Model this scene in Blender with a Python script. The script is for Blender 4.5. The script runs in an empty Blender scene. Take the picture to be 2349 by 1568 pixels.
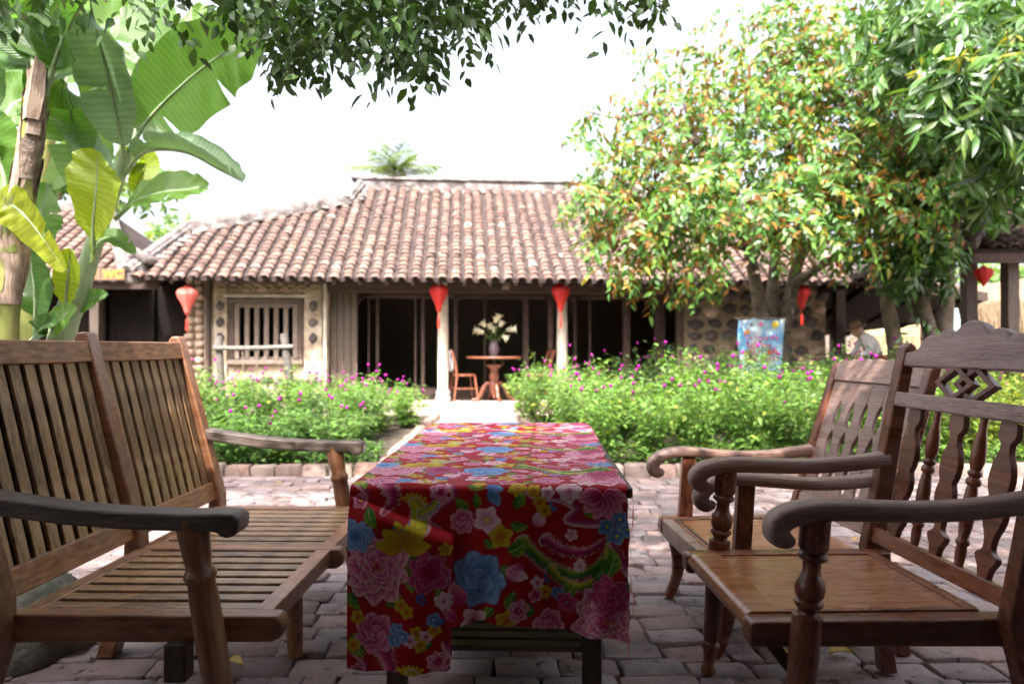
import bpy, math, random
import numpy as np
from mathutils import Vector, Matrix
R = math.radians
random.seed(7)
rng = np.random.default_rng(11)
sc = bpy.context.scene
col = sc.collection

# ------------------------------------------------------------------ camera
EYE, FPX, CX, HY = 1.05, 1565.0, 1174.0, 797.0
cam_d = bpy.data.cameras.new('camera')
cam = bpy.data.objects.new('camera', cam_d); col.objects.link(cam)
cam.location = (0, 0, EYE); cam.rotation_euler = (R(90.48), 0, 0)
cam_d.lens = 24.0; cam_d.sensor_width = 36.0
cam_d.clip_start = 0.05; cam_d.clip_end = 2000
cam_d.dof.use_dof = True; cam_d.dof.focus_distance = 1.95; cam_d.dof.aperture_fstop = 2.8
sc.camera = cam

# ------------------------------------------------------------------ sky, sun, exposure
SUN_EL, SUN_AZ = 55.0, 14.0      # the sun stands behind the camera, a little to its left
w = bpy.data.worlds.new('World'); sc.world = w; w.use_nodes = True
nt = w.node_tree; nt.nodes.clear()
wo = nt.nodes.new('ShaderNodeOutputWorld'); wb = nt.nodes.new('ShaderNodeBackground')
sk = nt.nodes.new('ShaderNodeTexSky'); sk.sky_type = 'NISHITA'; sk.sun_disc = False
sk.sun_elevation = R(SUN_EL); sk.sun_rotation = R(180 + SUN_AZ)
sk.air_density = 0.7; sk.dust_density = 9.0; sk.ozone_density = 0.3; sk.altitude = 0
wb.inputs['Strength'].default_value = 0.15
hz_n = nt.nodes.new('ShaderNodeHueSaturation'); hz_n.inputs['Saturation'].default_value = .45      # bright hazy sky
nt.links.new(sk.outputs[0], hz_n.inputs['Color']); nt.links.new(hz_n.outputs[0], wb.inputs['Color']); nt.links.new(wb.outputs[0], wo.inputs['Surface'])
sun_d = bpy.data.lights.new('sun', 'SUN'); sun_d.energy = 2.2; sun_d.angle = R(0.6); sun_d.color = (1.0, 0.95, 0.87)
sun = bpy.data.objects.new('sun', sun_d); col.objects.link(sun)
e, a = R(SUN_EL), R(SUN_AZ)
to_sun = Vector((-math.sin(a) * math.cos(e), -math.cos(a) * math.cos(e), math.sin(e)))
sun.rotation_euler = to_sun.to_track_quat('Z', 'Y').to_euler(); sun.location = (-3, -8, 14)
sc.view_settings.view_transform = 'Standard'; sc.view_settings.look = 'None'
sc.view_settings.gamma = 1.0; sc.view_settings.exposure = 2.57
sc.view_settings.use_curve_mapping = False
sc.render.engine = 'CYCLES'; sc.cycles.use_denoising = True
sc.cycles.max_bounces = 8; sc.cycles.transparent_max_bounces = 8

def pt(px, py, d):
    """place at distance d that the survey of the photograph gives"""
    return Vector(((px - CX) / FPX * d, d, EYE - (py - HY) / FPX * d))

# ------------------------------------------------------------------ materials
MATS = {}
class NT:
    def __init__(s, name):
        m = bpy.data.materials.new(name); m.use_nodes = True
        s.m = m; s.t = m.node_tree; s.b = s.t.nodes['Principled BSDF']; s.o = s.t.nodes['Material Output']
        MATS[name] = m
    def n(s, typ, **kw):
        x = s.t.nodes.new(typ)
        for k, v in kw.items():
            if k in x.inputs: x.inputs[k].default_value = v
            else: setattr(x, k, v)
        return x
    def l(s, a, b): s.t.links.new(a, b)
    def coord(s, scale=(1, 1, 1), kind='Object'):
        c = s.n('ShaderNodeTexCoord'); mp = s.n('ShaderNodeMapping'); mp.inputs['Scale'].default_value = scale
        s.l(c.outputs[kind], mp.inputs['Vector']); return mp.outputs[0]
    def noise(s, vec, scale, detail=4, rough=.55, dist=0):
        x = s.n('ShaderNodeTexNoise'); x.inputs['Scale'].default_value = scale; x.inputs['Detail'].default_value = detail
        x.inputs['Roughness'].default_value = rough; x.inputs['Distortion'].default_value = dist
        s.l(vec, x.inputs['Vector']); return x.outputs['Fac']
    def ramp(s, fac, stops):
        x = s.n('ShaderNodeValToRGB'); e = x.color_ramp.elements
        while len(e) < len(stops): e.new(0.5)
        for i, (p, c) in enumerate(stops):
            e[i].position = p; e[i].color = (c, c, c, 1) if isinstance(c, (int, float)) else (*c, 1)
        s.l(fac, x.inputs['Fac']); return x.outputs['Color']
    def mix(s, fac, a, b, mode='MIX'):
        x = s.n('ShaderNodeMix'); x.data_type = 'RGBA'; x.blend_type = mode
        for sock, v in ((x.inputs[0], fac), (x.inputs[6], a), (x.inputs[7], b)):
            if isinstance(v, (int, float)): sock.default_value = v
            elif isinstance(v, tuple): sock.default_value = (*v, 1)
            else: s.l(v, sock)
        return x.outputs[2]
    def rand(s):
        """one number per piece: per object and per loose island"""
        o = s.n('ShaderNodeObjectInfo'); g = s.n('ShaderNodeNewGeometry'); m = s.n('ShaderNodeMath'); m.operation = 'ADD'
        f = s.n('ShaderNodeMath'); f.operation = 'FRACT'
        s.l(o.outputs['Random'], m.inputs[0]); s.l(g.outputs['Random Per Island'], m.inputs[1]); s.l(m.outputs[0], f.inputs[0])
        return f.outputs[0]
    def frac(s, v, k):
        m = s.n('ShaderNodeMath'); m.operation = 'MULTIPLY'; m.inputs[1].default_value = k; s.l(v, m.inputs[0])
        f = s.n('ShaderNodeMath'); f.operation = 'FRACT'; s.l(m.outputs[0], f.inputs[0]); return f.outputs[0]
    def val(s, colr, lo, hi, rnd):
        mr = s.n('ShaderNodeMapRange'); mr.inputs['To Min'].default_value = lo; mr.inputs['To Max'].default_value = hi
        s.l(rnd, mr.inputs['Value']); h = s.n('ShaderNodeHueSaturation'); s.l(mr.outputs[0], h.inputs['Value'])
        s.l(colr, h.inputs['Color']); return h.outputs['Color']
    def bump(s, h, strength, dist=.01):
        x = s.n('ShaderNodeBump'); x.inputs['Strength'].default_value = strength; x.inputs['Distance'].default_value = dist
        s.l(h, x.inputs['Height']); s.l(x.outputs[0], s.b.inputs['Normal']); return x
    def base(s, c):
        if isinstance(c, tuple): s.b.inputs['Base Color'].default_value = (*c, 1)
        else: s.l(c, s.b.inputs['Base Color'])
    def rough(s, r):
        if isinstance(r, (int, float)): s.b.inputs['Roughness'].default_value = r
        else: s.l(r, s.b.inputs['Roughness'])
    def spec(s, v): s.b.inputs['Specular IOR Level'].default_value = v

def wood(name, dark, mid, light, grey, rough=(.35, .6), rv=(.7, 1.25), spec=.5, greyamt=.6, bump=.25):
    k = NT(name)
    c = k.coord((1.3, 16, 16)); c2 = k.coord((1.5, 4, 4)); c3 = k.coord((4, 60, 60))
    oi = k.n('ShaderNodeObjectInfo'); off = k.n('ShaderNodeVectorMath'); off.operation = 'ADD'
    k.l(c, off.inputs[0]); mm = k.n('ShaderNodeMath'); mm.operation = 'MULTIPLY'; mm.inputs[1].default_value = 37
    k.l(oi.outputs['Random'], mm.inputs[0]); k.l(mm.outputs[0], off.inputs[1])
    g = k.noise(off.outputs[0], 2.2, 6, .62, .6); fine = k.noise(c3, 3.0, 5, .7)
    colr = k.ramp(g, [(.28, dark), (.5, mid), (.72, light)])
    st = k.noise(c2, 2.4, 5, .65, .4)
    stm = k.ramp(st, [(.46, 0.0), (.68, greyamt)])
    colr = k.mix(stm, colr, grey)
    fl = k.ramp(fine, [(.35, .62), (.6, 1.0)])
    colr = k.mix(.6, colr, fl, 'MULTIPLY')
    ck = k.noise(k.coord((2.2, 95, 95)), 2.0, 3, .6, .3); colr = k.mix(k.ramp(ck, [(.30, .75), (.36, 0.0)]), colr, tuple(x * .35 for x in dark))
    colr = k.val(colr, rv[0], rv[1], k.rand())
    gp = k.n('ShaderNodeNewGeometry'); wear = k.noise(k.coord((6, 22, 22)), 3, 4, .6)
    we = k.n('ShaderNodeMath'); we.operation = 'MULTIPLY'; k.l(k.ramp(gp.outputs['Pointiness'], [(.52, 0.0), (.60, 1.0)]), we.inputs[0]); k.l(k.ramp(wear, [(.42, 0.0), (.62, .8)]), we.inputs[1])
    colr = k.mix(we.outputs[0], colr, tuple(min(.5, x * 1.35) for x in light))
    k.base(colr); k.rough(k.ramp(st, [(.35, rough[0]), (.7, rough[1])])); k.spec(spec)
    k.bump(fine, bump, .004); return k

wood('bench_wood', (.10, .034, .014), (.24, .094, .040), (.36, .175, .085), (.25, .16, .115), (.3, .5), (.65, 1.25), .6, .4)
wood('bench_slat_wood', (.12, .052, .024), (.27, .14, .066), (.40, .24, .125), (.25, .185, .13), (.26, .46), (.3, 1.2), .6, .45)
wood('bench_arm_wood', (.03, .018, .014), (.065, .04, .03), (.12, .08, .062), (.19, .155, .14), (.26, .45), (.9, 1.1), bump=.9)
wood('chair_wood', (.075, .018, .009), (.17, .048, .022), (.27, .098, .052), (.25, .145, .12), (.2, .42), (.75, 1.2), .6, .42)
wood('chair_pale_wood', (.13, .065, .048), (.24, .14, .11), (.34, .22, .19), (.34, .26, .25), (.26, .44), (.85, 1.15), .6, .75, .8)
wood('seat_wood', (.21, .066, .024), (.34, .125, .054), (.43, .20, .105), (.33, .18, .115), (.12, .28), (.9, 1.1), .6, .5, .12)
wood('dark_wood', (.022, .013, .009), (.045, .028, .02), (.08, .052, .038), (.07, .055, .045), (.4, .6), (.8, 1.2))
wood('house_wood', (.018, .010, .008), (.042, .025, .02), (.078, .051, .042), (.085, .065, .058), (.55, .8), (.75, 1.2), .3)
wood('bar_wood', (.08, .054, .042), (.14, .10, .08), (.195, .15, .122), (.17, .14, .125), (.6, .85), (.8, 1.15), .2)
wood('red_wood', (.10, .03, .018), (.19, .06, .034), (.26, .095, .055), (.2, .08, .05), (.25, .4), (.85, 1.15), .5, .2)
wood('log_wood', (.05, .042, .04), (.09, .076, .07), (.14, .12, .11), (.15, .135, .13), (.7, .9), (.8, 1.2), .2)

def plain(name, c, rough=.6, spec=.4, var=0.0, nscale=6, bump=0.0, c2=None, rv=None, trans=0.0, bscale=None, bdist=.01):
    k = NT(name); v = k.coord()
    if var or c2:
        nz = k.noise(v, nscale, 6, .6)
        d = c2 if c2 else tuple(x * (1 - var) for x in c)
        colr = k.ramp(nz, [(.35, d), (.65, c)])
        if rv: colr = k.val(colr, rv[0], rv[1], k.rand())
        k.base(colr)
    else: k.base(c)
    k.rough(rough); k.spec(spec)
    if bump: k.bump(k.noise(v, bscale or nscale * 2, 6, .65), bump, bdist)
    return k

# old brick paving: pink purple clay, pits, dark lichen
def brickmat(name, stops, moss, pit=.5, rv=(.72, 1.2), rough=(.55, .9)):
    k = NT(name); v = k.coord(); g = k.n('ShaderNodeNewGeometry')
    big = k.noise(g.outputs['Position'], 2.3, 5, .6); mid = k.noise(g.outputs['Position'], 19, 7, .68); fine = k.noise(g.outputs['Position'], 85, 5, .7)
    r = k.rand()
    c = k.ramp(r, stops)
    c = k.mix(k.ramp(mid, [(.46, 0.0), (.68, .5)]), c, (.34, .30, .31))
    c = k.mix(k.ramp(big, [(.48, 0.0), (.68, .6)]), c, moss)
    pits = k.ramp(mid, [(.33, 1.0), (.41, 0.0)])
    c = k.mix(pits, c, (.03, .027, .026))
    c = k.mix(.55, c, k.ramp(fine, [(.3, .55), (.62, 1.0)]), 'MULTIPLY')
    c = k.val(c, rv[0], rv[1], k.frac(r, 7.3))
    k.base(c); k.rough(k.ramp(big, [(.3, rough[0]), (.7, rough[1])])); k.spec(.4)
    h = k.n('ShaderNodeMath'); h.operation = 'ADD'; k.l(mid, h.inputs[0]); k.l(fine, h.inputs[1])
    k.bump(h.outputs[0], pit, .012); return k
brickmat('paving_brick', [(0, (.27, .175, .165)), (.4, (.33, .245, .24)), (.75, (.30, .245, .255)), (1, (.36, .215, .185))], (.10, .085, .08), .8)
brickmat('kerb_brick', [(0, (.30, .16, .12)), (.5, (.24, .17, .145)), (1, (.34, .25, .20))], (.10, .09, .07), .6)
brickmat('path_brick', [(0, (.42, .30, .25)), (.5, (.46, .37, .31)), (1, (.5, .38, .31))], (.3, .26, .22), .4)
plain('soil', (.075, .058, .045), .95, .2, .5, 9, .6, bscale=40)
plain('ground_earth', (.28, .22, .185), .95, .2, .35, 3, .4, bscale=30)
plain('joint_mortar', (.10, .088, .08), .95, .2, .5, 12, .5, bscale=60)

# roof tiles
k = NT('roof_tile'); v = k.coord(); g = k.n('ShaderNodeNewGeometry'); r = k.rand()
c = k.ramp(r, [(0, (.082, .05, .042)), (.35, (.14, .083, .066)), (.62, (.185, .108, .082)), (.9, (.165, .112, .095)), (.985, (.22, .155, .13)), (1, (.36, .30, .26))])
n1 = k.noise(g.outputs['Position'], 1.6, 5, .6); n2 = k.noise(g.outputs['Position'], 14, 6, .65)
c = k.mix(k.ramp(n1, [(.40, 0.0), (.64, .72)]), c, (.085, .058, .055))
c = k.mix(k.ramp(n2, [(.50, 0.0), (.72, .6)]), c, (.12, .085, .075))
c = k.val(c, .8, 1.2, k.frac(r, 5.7)); k.base(c); k.rough(.85); k.spec(.25); k.bump(n2, .4, .02)
k = NT('roof_pan'); g = k.n('ShaderNodeNewGeometry'); n2 = k.noise(g.outputs['Position'], 9, 6, .65)
k.base(k.ramp(n2, [(.35, (.022, .016, .016)), (.7, (.06, .043, .04))])); k.rough(.95); k.spec(.2)
k = NT('old_mortar'); g = k.n('ShaderNodeNewGeometry'); n1 = k.noise(g.outputs['Position'], 5, 7, .7); n2 = k.noise(g.outputs['Position'], 25, 5, .65)
k.base(k.ramp(n1, [(.38, (.05, .042, .042)), (.54, (.15, .13, .125)), (.70, (.36, .335, .325))])); k.rough(.95); k.spec(.2); k.bump(n2, .6, .03)
k = NT('plaster'); g = k.n('ShaderNodeNewGeometry'); n1 = k.noise(g.outputs['Position'], 3.2, 7, .7); n2 = k.noise(g.outputs['Position'], 30, 5, .65)
k.base(k.ramp(n1, [(.36, (.15, .10, .07)), (.50, (.32, .25, .185)), (.68, (.50, .43, .35))])); k.rough(.95); k.spec(.2); k.bump(n2, .4, .02)
k = NT('wall_mortar'); g = k.n('ShaderNodeNewGeometry'); n1 = k.noise(g.outputs['Position'], 6, 7, .7)
k.base(k.ramp(n1, [(.34, (.15, .11, .075)), (.66, (.29, .225, .155))])); k.rough(.95); k.spec(.2); k.bump(n1, .5, .03)
plain('dark_stone', (.085, .07, .07), .8, .3, .55, 7, .4, rv=(.7, 1.5))
plain('quoin_stone', (.42, .31, .24), .9, .2, .4, 7, .4, rv=(.7, 1.2))
plain('carved_stone', (.40, .30, .215), .95, .2, .6, 9, .7)
plain('column_stone', (.52, .45, .385), .85, .25, .35, 5, .25)
plain('column_base_stone', (.48, .45, .43), .8, .3, .3, 8, .2)
plain('grey_rock', (.22, .215, .19), .95, .2, c2=(.07, .075, .055), nscale=7, bump=.8, bscale=24, bdist=.03)
plain('thatch', (.21, .15, .095), .95, .15, .5, 10, .3)
plain('bark', (.19, .145, .115), .95, .2, c2=(.075, .06, .05), nscale=9, bump=.8, bscale=22, bdist=.03)
plain('pale_bark', (.16, .125, .10), .9, .2, c2=(.065, .05, .042), nscale=9, bump=.5, bscale=20, bdist=.02)
plain('sign_cream', (.36, .28, .15), .7, .3, .25, 5)
plain('sign_brown', (.16, .085, .045), .7, .3, .3, 6)
plain('amber_paint', (.72, .30, .03), .6, .3, .2, 14)
plain('brown_paint', (.20, .10, .06), .7, .3)
plain('red_paint', (.72, .10, .06), .7, .3)
plain('pink_paint', (.72, .14, .38), .7, .3)
plain('sun_paint', (.85, .62, .10), .7, .3)
plain('orange_paint', (.8, .3, .1), .7, .3)
plain('white_cloth', (.78, .78, .82), .9, .2, .1, 8)
plain('pale_blue_cloth', (.45, .62, .66), .8, .3, .15, 8)
plain('vase_glaze', (.12, .085, .10), .2, .5, .3, 8)
plain('skin', (.42, .25, .17), .6, .4)
plain('dark_trousers', (.05, .05, .07), .9, .2)
plain('hat_straw', (.26, .16, .10), .9, .2, .3, 12)
plain('black_metal', (.02, .02, .022), .5, .4)
plain('dark_shade_wood', (.010, .0075, .0065), .9, .1, .4, 5)  # near black: recess and roof-underside shade put into the colour; also bench backing
plain('tassel_red', (.75, .035, .025), .8, .2)
plain('cap_red', (.35, .02, .015), .6, .3)
k = NT('dry_sheath'); v = k.coord((16, 16, 1.6)); n1 = k.noise(v, 2.2, 6, .7, .5); n2 = k.noise(k.coord((3, 3, 2)), 3, 5, .6)
c = k.ramp(n1, [(.3, (.16, .115, .09)), (.5, (.33, .245, .19)), (.7, (.52, .43, .36))]); c = k.mix(k.ramp(n2, [(.5, 0.0), (.68, .75)]), c, (.07, .05, .042)); k.base(k.val(c, .7, 1.15, k.rand())); k.rough(.9); k.spec(.2); k.bump(n1, .7, .02)
plain('flower_magenta', (.40, .012, .27), .8, .2, .45, 60, rv=(.5, 1.15))
plain('lantern_frame', (.06, .02, .015), .6, .3)

def leafmat(name, stops, trans=.35, rough=.38, rv=(.65, 1.3), tint=(1.25, 1.3, .55), spec=.5, vein=False, clump=0.0):
    k = NT(name); r = k.rand()
    if clump:      # the share of russet leaves changes from bough to bough
        g0 = k.n('ShaderNodeNewGeometry'); nz = k.noise(g0.outputs['Position'], .9, 2, .5); ma = k.n('ShaderNodeMath'); ma.operation = 'MULTIPLY_ADD'; ma.inputs[1].default_value = clump; k.l(nz, ma.inputs[0]); k.l(r, ma.inputs[2])
        mb = k.n('ShaderNodeMath'); mb.operation = 'SUBTRACT'; mb.inputs[1].default_value = clump * .47; mb.use_clamp = True; k.l(ma.outputs[0], mb.inputs[0]); r0 = r; r = mb.outputs[0]
    c = k.ramp(r, stops); c = k.val(c, rv[0], rv[1], k.frac(r, 9.1))
    g = k.n('ShaderNodeNewGeometry')
    big = k.noise(g.outputs['Position'], 3.0 if not vein else 5.0, 4, .6)
    c = k.mix(.55, c, k.ramp(big, [(.3, .62), (.7, 1.25)]), 'MULTIPLY')
    if name.startswith('bed'): c = k.val(c, .68, 1.2, k.n('ShaderNodeObjectInfo').outputs['Random'])
    k.base(c); k.rough(rough); k.spec(spec)
    if vein:
        uv = k.n('ShaderNodeTexCoord'); wv = k.n('ShaderNodeTexWave'); wv.bands_direction = 'X'
        wv.inputs['Scale'].default_value = 14; wv.inputs['Distortion'].default_value = .8
        k.l(uv.outputs['UV'], wv.inputs['Vector']); k.bump(wv.outputs['Fac'], .4, .012)
        w2 = k.n('ShaderNodeTexWave'); w2.bands_direction = 'X'; w2.inputs['Scale'].default_value = 5; w2.inputs['Distortion'].default_value = 2.5; w2.inputs['Detail'].default_value = 3; k.l(uv.outputs['UV'], w2.inputs['Vector'])
        c = k.mix(.35, c, k.ramp(w2.outputs['Fac'], [(.2, .62), (.8, 1.12)]), 'MULTIPLY'); k.base(c)
    t = k.n('ShaderNodeBsdfTranslucent'); m = k.n('ShaderNodeMixShader'); m.inputs[0].default_value = trans
    k.l(k.mix(1.0, c, tint, 'MULTIPLY'), t.inputs['Color'])
    k.l(k.b.outputs[0], m.inputs[1]); k.l(t.outputs[0], m.inputs[2]); k.l(m.outputs[0], k.o.inputs['Surface']); return k
leafmat('canopy_leaf', [(0, (.022, .055, .010)), (.6, (.034, .08, .014)), (1, (.06, .13, .02))], .28, .5)
leafmat('star_leaf', [(0, (.055, .135, .035)), (.36, (.085, .20, .045)), (.64, (.15, .28, .05)), (.77, (.27, .26, .04)), (.83, (.22, .105, .02)), (1, (.16, .065, .014))], .4, .4, (.7, 1.3), spec=.5, clump=1.0)
leafmat('mango_leaf', [(0, (.035, .085, .018)), (.6, (.06, .14, .03)), (1, (.11, .19, .035))], .3, .28, spec=.6)
leafmat('young_leaf', [(0, (.22, .24, .03)), (1, (.42, .36, .05))], .35, .35)
leafmat('banana_leaf', [(0, (.06, .15, .03)), (.5, (.085, .19, .035)), (1, (.12, .23, .035))], .5, .3, (.85, 1.15), (1.7, 1.7, .75), .5, True)
leafmat('banana_grey_leaf', [(0, (.17, .27, .165)), (1, (.19, .29, .18))], .4, .34, (.95, 1.1), (1.2, 1.3, .6), .5, True)
leafmat('banana_yellow_leaf', [(0, (.20, .28, .022)), (1, (.28, .32, .02))], .55, .36, (.9, 1.15), (1.9, 1.9, .5), .5, True)
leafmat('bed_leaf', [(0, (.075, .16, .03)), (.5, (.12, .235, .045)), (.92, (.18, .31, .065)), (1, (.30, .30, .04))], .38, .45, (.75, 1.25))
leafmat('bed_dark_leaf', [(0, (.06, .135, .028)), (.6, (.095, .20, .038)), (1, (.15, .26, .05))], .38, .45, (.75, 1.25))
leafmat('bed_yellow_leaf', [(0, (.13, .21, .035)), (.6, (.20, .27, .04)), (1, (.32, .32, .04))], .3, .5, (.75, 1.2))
leafmat('palm_leaf', [(0, (.09, .16, .04)), (1, (.17, .24, .06))], .35, .4)
leafmat('fallen_yellow', [(0, (.45, .30, .08)), (1, (.5, .38, .12))], .2, .6)
leafmat('petal_white', [(0, (.72, .68, .5)), (1, (.8, .77, .62))], .3, .6, (.9, 1.1), (1, 1, .9), .3)
plain('stem_green', (.14, .20, .07), .6, .4, .3, 12)
k = NT('banana_stem'); v = k.coord((3, 3, .7)); n1 = k.noise(v, 3.5, 5, .6)
k.base(k.ramp(n1, [(.3, (.05, .055, .015)), (.5, (.13, .15, .035)), (.68, (.24, .21, .07))])); k.rough(.45)
k = NT('banana_pale_stem'); v = k.coord((3, 3, .7)); n1 = k.noise(v, 3.5, 5, .6)
k.base(k.ramp(n1, [(.3, (.12, .18, .08)), (.55, (.22, .30, .16)), (.75, (.26, .27, .12))])); k.rough(.45)
k = NT('lantern_silk'); k.base((.46, .018, .018)); k.rough(.6)
t = k.n('ShaderNodeBsdfTranslucent'); t.inputs['Color'].default_value = (.7, .03, .025, 1); m = k.n('ShaderNodeMixShader'); m.inputs[0].default_value = .3
k.l(k.b.outputs[0], m.inputs[1]); k.l(t.outputs[0], m.inputs[2]); k.l(m.outputs[0], k.o.inputs['Surface'])
k = NT('lantern_sunlit_silk'); k.base((.72, .20, .17)); k.rough(.35)  # red silk made paler: the sun on it put into the colour
t = k.n('ShaderNodeBsdfTranslucent'); t.inputs['Color'].default_value = (.85, .2, .15, 1); m = k.n('ShaderNodeMixShader'); m.inputs[0].default_value = .3
k.l(k.b.outputs[0], m.inputs[1]); k.l(t.outputs[0], m.inputs[2]); k.l(m.outputs[0], k.o.inputs['Surface'])
k = NT('cloth_print'); at = k.n('ShaderNodeAttribute'); at.attribute_name = 'print'
g = k.n('ShaderNodeNewGeometry'); n1 = k.noise(g.outputs['Position'], 420, 2, .5)
k.l(k.mix(.18, at.outputs['Color'], k.ramp(n1, [(.3, .6), (.7, 1.0)]), 'MULTIPLY'), k.b.inputs['Base Color'])
k.rough(.65); k.spec(.2); k.b.inputs['Sheen Weight'].default_value = .0; k.bump(n1, .12, .002)
k = NT('poster_print'); v = k.coord((1, 1, 1)); n1 = k.noise(v, 5.5, 5, .6, .4)
sx = k.n('ShaderNodeSeparateXYZ'); k.l(v, sx.inputs[0])
mr = k.n('ShaderNodeMapRange'); mr.inputs['From Min'].default_value = -.75; mr.inputs['From Max'].default_value = 0; k.l(sx.outputs['Z'], mr.inputs['Value'])
c = k.mix(mr.outputs[0], (.42, .66, .86), (.02, .32, .80)); k.base(k.mix(k.ramp(n1, [(.42, 0.0), (.62, .9)]), c, (.8, .86, .92))); k.rough(.5)

# ------------------------------------------------------------------ builders
def setp(o, label=None, cat=None, group=None, kind=None):
    if label: o['label'] = label
    if cat: o['category'] = cat
    if group: o['group'] = group
    if kind: o['kind'] = kind
    return o
def link(o, parent=None):
    col.objects.link(o)
    if parent is not None: o.parent = parent
    return o
def thing(name, label, cat, loc=(0, 0, 0), rz=0.0, group=None):
    o = bpy.data.objects.new(name, None); o.empty_display_size = .1
    o.location = loc; o.rotation_euler = (0, 0, rz); link(o); return setp(o, label, cat, group)
def finish(me, smooth=35):
    if smooth:
        me.polygons.foreach_set('use_smooth', [True] * len(me.polygons))
        try: me.set_sharp_from_angle(angle=R(smooth))
        except Exception: pass
    me.update(); return me
def mesh(name, verts, faces, mat, smooth=35, mats=None, fmi=None):
    me = bpy.data.meshes.new(name); me.from_pydata([tuple(v) for v in verts], [], faces)
    for m in (mats or [mat]): me.materials.append(MATS[m])
    if fmi is not None: me.polygons.foreach_set('material_index', fmi)
    return finish(me, smooth)
def fast_mesh(name, V, F, mat, smooth=False, uv=None):
    """V (n,3) array, F (m,k) array of equal faces"""
    me = bpy.data.meshes.new(name); V = np.asarray(V, np.float32); F = np.asarray(F, np.int32); kk = F.shape[1]
    me.vertices.add(len(V)); me.vertices.foreach_set('co', V.ravel())
    me.loops.add(F.size); me.loops.foreach_set('vertex_index', F.ravel())
    me.polygons.add(len(F)); me.polygons.foreach_set('loop_start', np.arange(0, F.size, kk, dtype=np.int32))
    me.polygons.foreach_set('loop_total', np.full(len(F), kk, np.int32))
    if smooth: me.polygons.foreach_set('use_smooth', np.ones(len(F), bool))
    me.update(calc_edges=True); me.validate(); me.materials.append(MATS[mat])
    if uv is not None:
        u = me.uv_layers.new(name='UVMap'); u.data.foreach_set('uv', np.asarray(uv, np.float32)[F.ravel()].ravel())
    return me
def ob(name, me, parent=None, mw=None, bev=0, seg=2):
    o = bpy.data.objects.new(name, me); link(o, parent)
    if mw is not None: o.matrix_local = mw
    if bev:
        b = o.modifiers.new('bevel', 'BEVEL'); b.width = bev; b.segments = seg; b.limit_method = 'ANGLE'; b.angle_limit = R(30)
    return o
def frame(p, xd, up=(0, 0, 1)):
    x = Vector(xd).normalized(); z = Vector(up); z = z - x * z.dot(x)
    if z.length < 1e-4: z = Vector((0, 1, 0)) - x * x.y
    z.normalize(); y = z.cross(x); m = Matrix((x, y, z)).transposed().to_4x4(); m.translation = Vector(p); return m
class MB:
    def __init__(s): s.v = []; s.f = []
    def add(s, v, f):
        n = len(s.v); s.v += [Vector(q) for q in v]; s.f += [[i + n for i in q] for q in f]; return s
    def box(s, lo, hi, M=None):
        (a, b, c), (d, e_, f_) = lo, hi
        v = [Vector(q) for q in ((a, b, c), (d, b, c), (d, e_, c), (a, e_, c), (a, b, f_), (d, b, f_), (d, e_, f_), (a, e_, f_))]
        if M is not None: v = [M @ q for q in v]
        return s.add(v, [(0, 3, 2, 1), (4, 5, 6, 7), (0, 1, 5, 4), (1, 2, 6, 5), (2, 3, 7, 6), (3, 0, 4, 7)])
    def tube(s, pts, rad, n=8, M=None, cap=True, flat=1.0):
        pts = [Vector(p) for p in pts]; rings = []
        if isinstance(rad, (int, float)): rad = [rad] * len(pts)
        for i, p in enumerate(pts):
            t = (pts[min(i + 1, len(pts) - 1)] - pts[max(i - 1, 0)]).normalized()
            ref = Vector((0, 1, 0)) if abs(t.y) < .9 else Vector((1, 0, 0))
            u = t.cross(ref).normalized(); w_ = t.cross(u)
            rings.append([p + (u * math.cos(2 * math.pi * j / n) + w_ * flat * math.sin(2 * math.pi * j / n)) * rad[i] for j in range(n)])
        v = [q for r in rings for q in r]
        if M is not None: v = [M @ q for q in v]
        f = [(i * n + j, i * n + (j + 1) % n, (i + 1) * n + (j + 1) % n, (i + 1) * n + j) for i in range(len(pts) - 1) for j in range(n)]
        if cap: f += [tuple(reversed(range(n))), tuple(range((len(pts) - 1) * n, len(pts) * n))]
        return s.add(v, f)
    def lathe(s, prof, n=20, M=None):
        """prof: (axial, radius) about local z"""
        v = [Vector((r * math.cos(2 * math.pi * j / n), r * math.sin(2 * math.pi * j / n), z)) for z, r in prof for j in range(n)]
        if M is not None: v = [M @ q for q in v]
        L = len(prof)
        f = [(i * n + j, i * n + (j + 1) % n, (i + 1) * n + (j + 1) % n, (i + 1) * n + j) for i in range(L - 1) for j in range(n)]
        f += [tuple(reversed(range(n))), tuple(range((L - 1) * n, L * n))]
        return s.add(v, f)
    def blob(s, c, r, n=8, m=5, jit=.0):
        v = []; c = Vector(c)
        for i in range(m + 1):
            th = math.pi * i / m
            for j in range(n):
                ph = 2 * math.pi * j / n; q = 1 + random.uniform(-jit, jit)
                v.append(c + Vector((r[0] * math.sin(th) * math.cos(ph) * q, r[1] * math.sin(th) * math.sin(ph) * q, r[2] * math.cos(th) * q)))
        f = [(i * n + j, (i + 1) * n + j, (i + 1) * n + (j + 1) % n, i * n + (j + 1) % n) for i in range(m) for j in range(n)]
        return s.add(v, f)
    def prism(s, poly, y0, y1, M=None):
        """polygon in local xz, extruded along y"""
        n = len(poly); v = [Vector((a_, y0, b_)) for a_, b_ in poly] + [Vector((a_, y1, b_)) for a_, b_ in poly]
        if M is not None: v = [M @ q for q in v]
        f = [tuple(range(n)), tuple(reversed(range(n, 2 * n)))] + [(i, i + n, (i + 1) % n + n, (i + 1) % n) for i in range(n)]
        f = [tuple(reversed(q)) for q in f]
        return s.add(v, f)
    def build(s, name, mat, parent=None, mw=None, bev=0, smooth=35, seg=2):
        return ob(name, mesh(name, s.v, s.f, mat, smooth), parent, mw, bev, seg)
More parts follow.
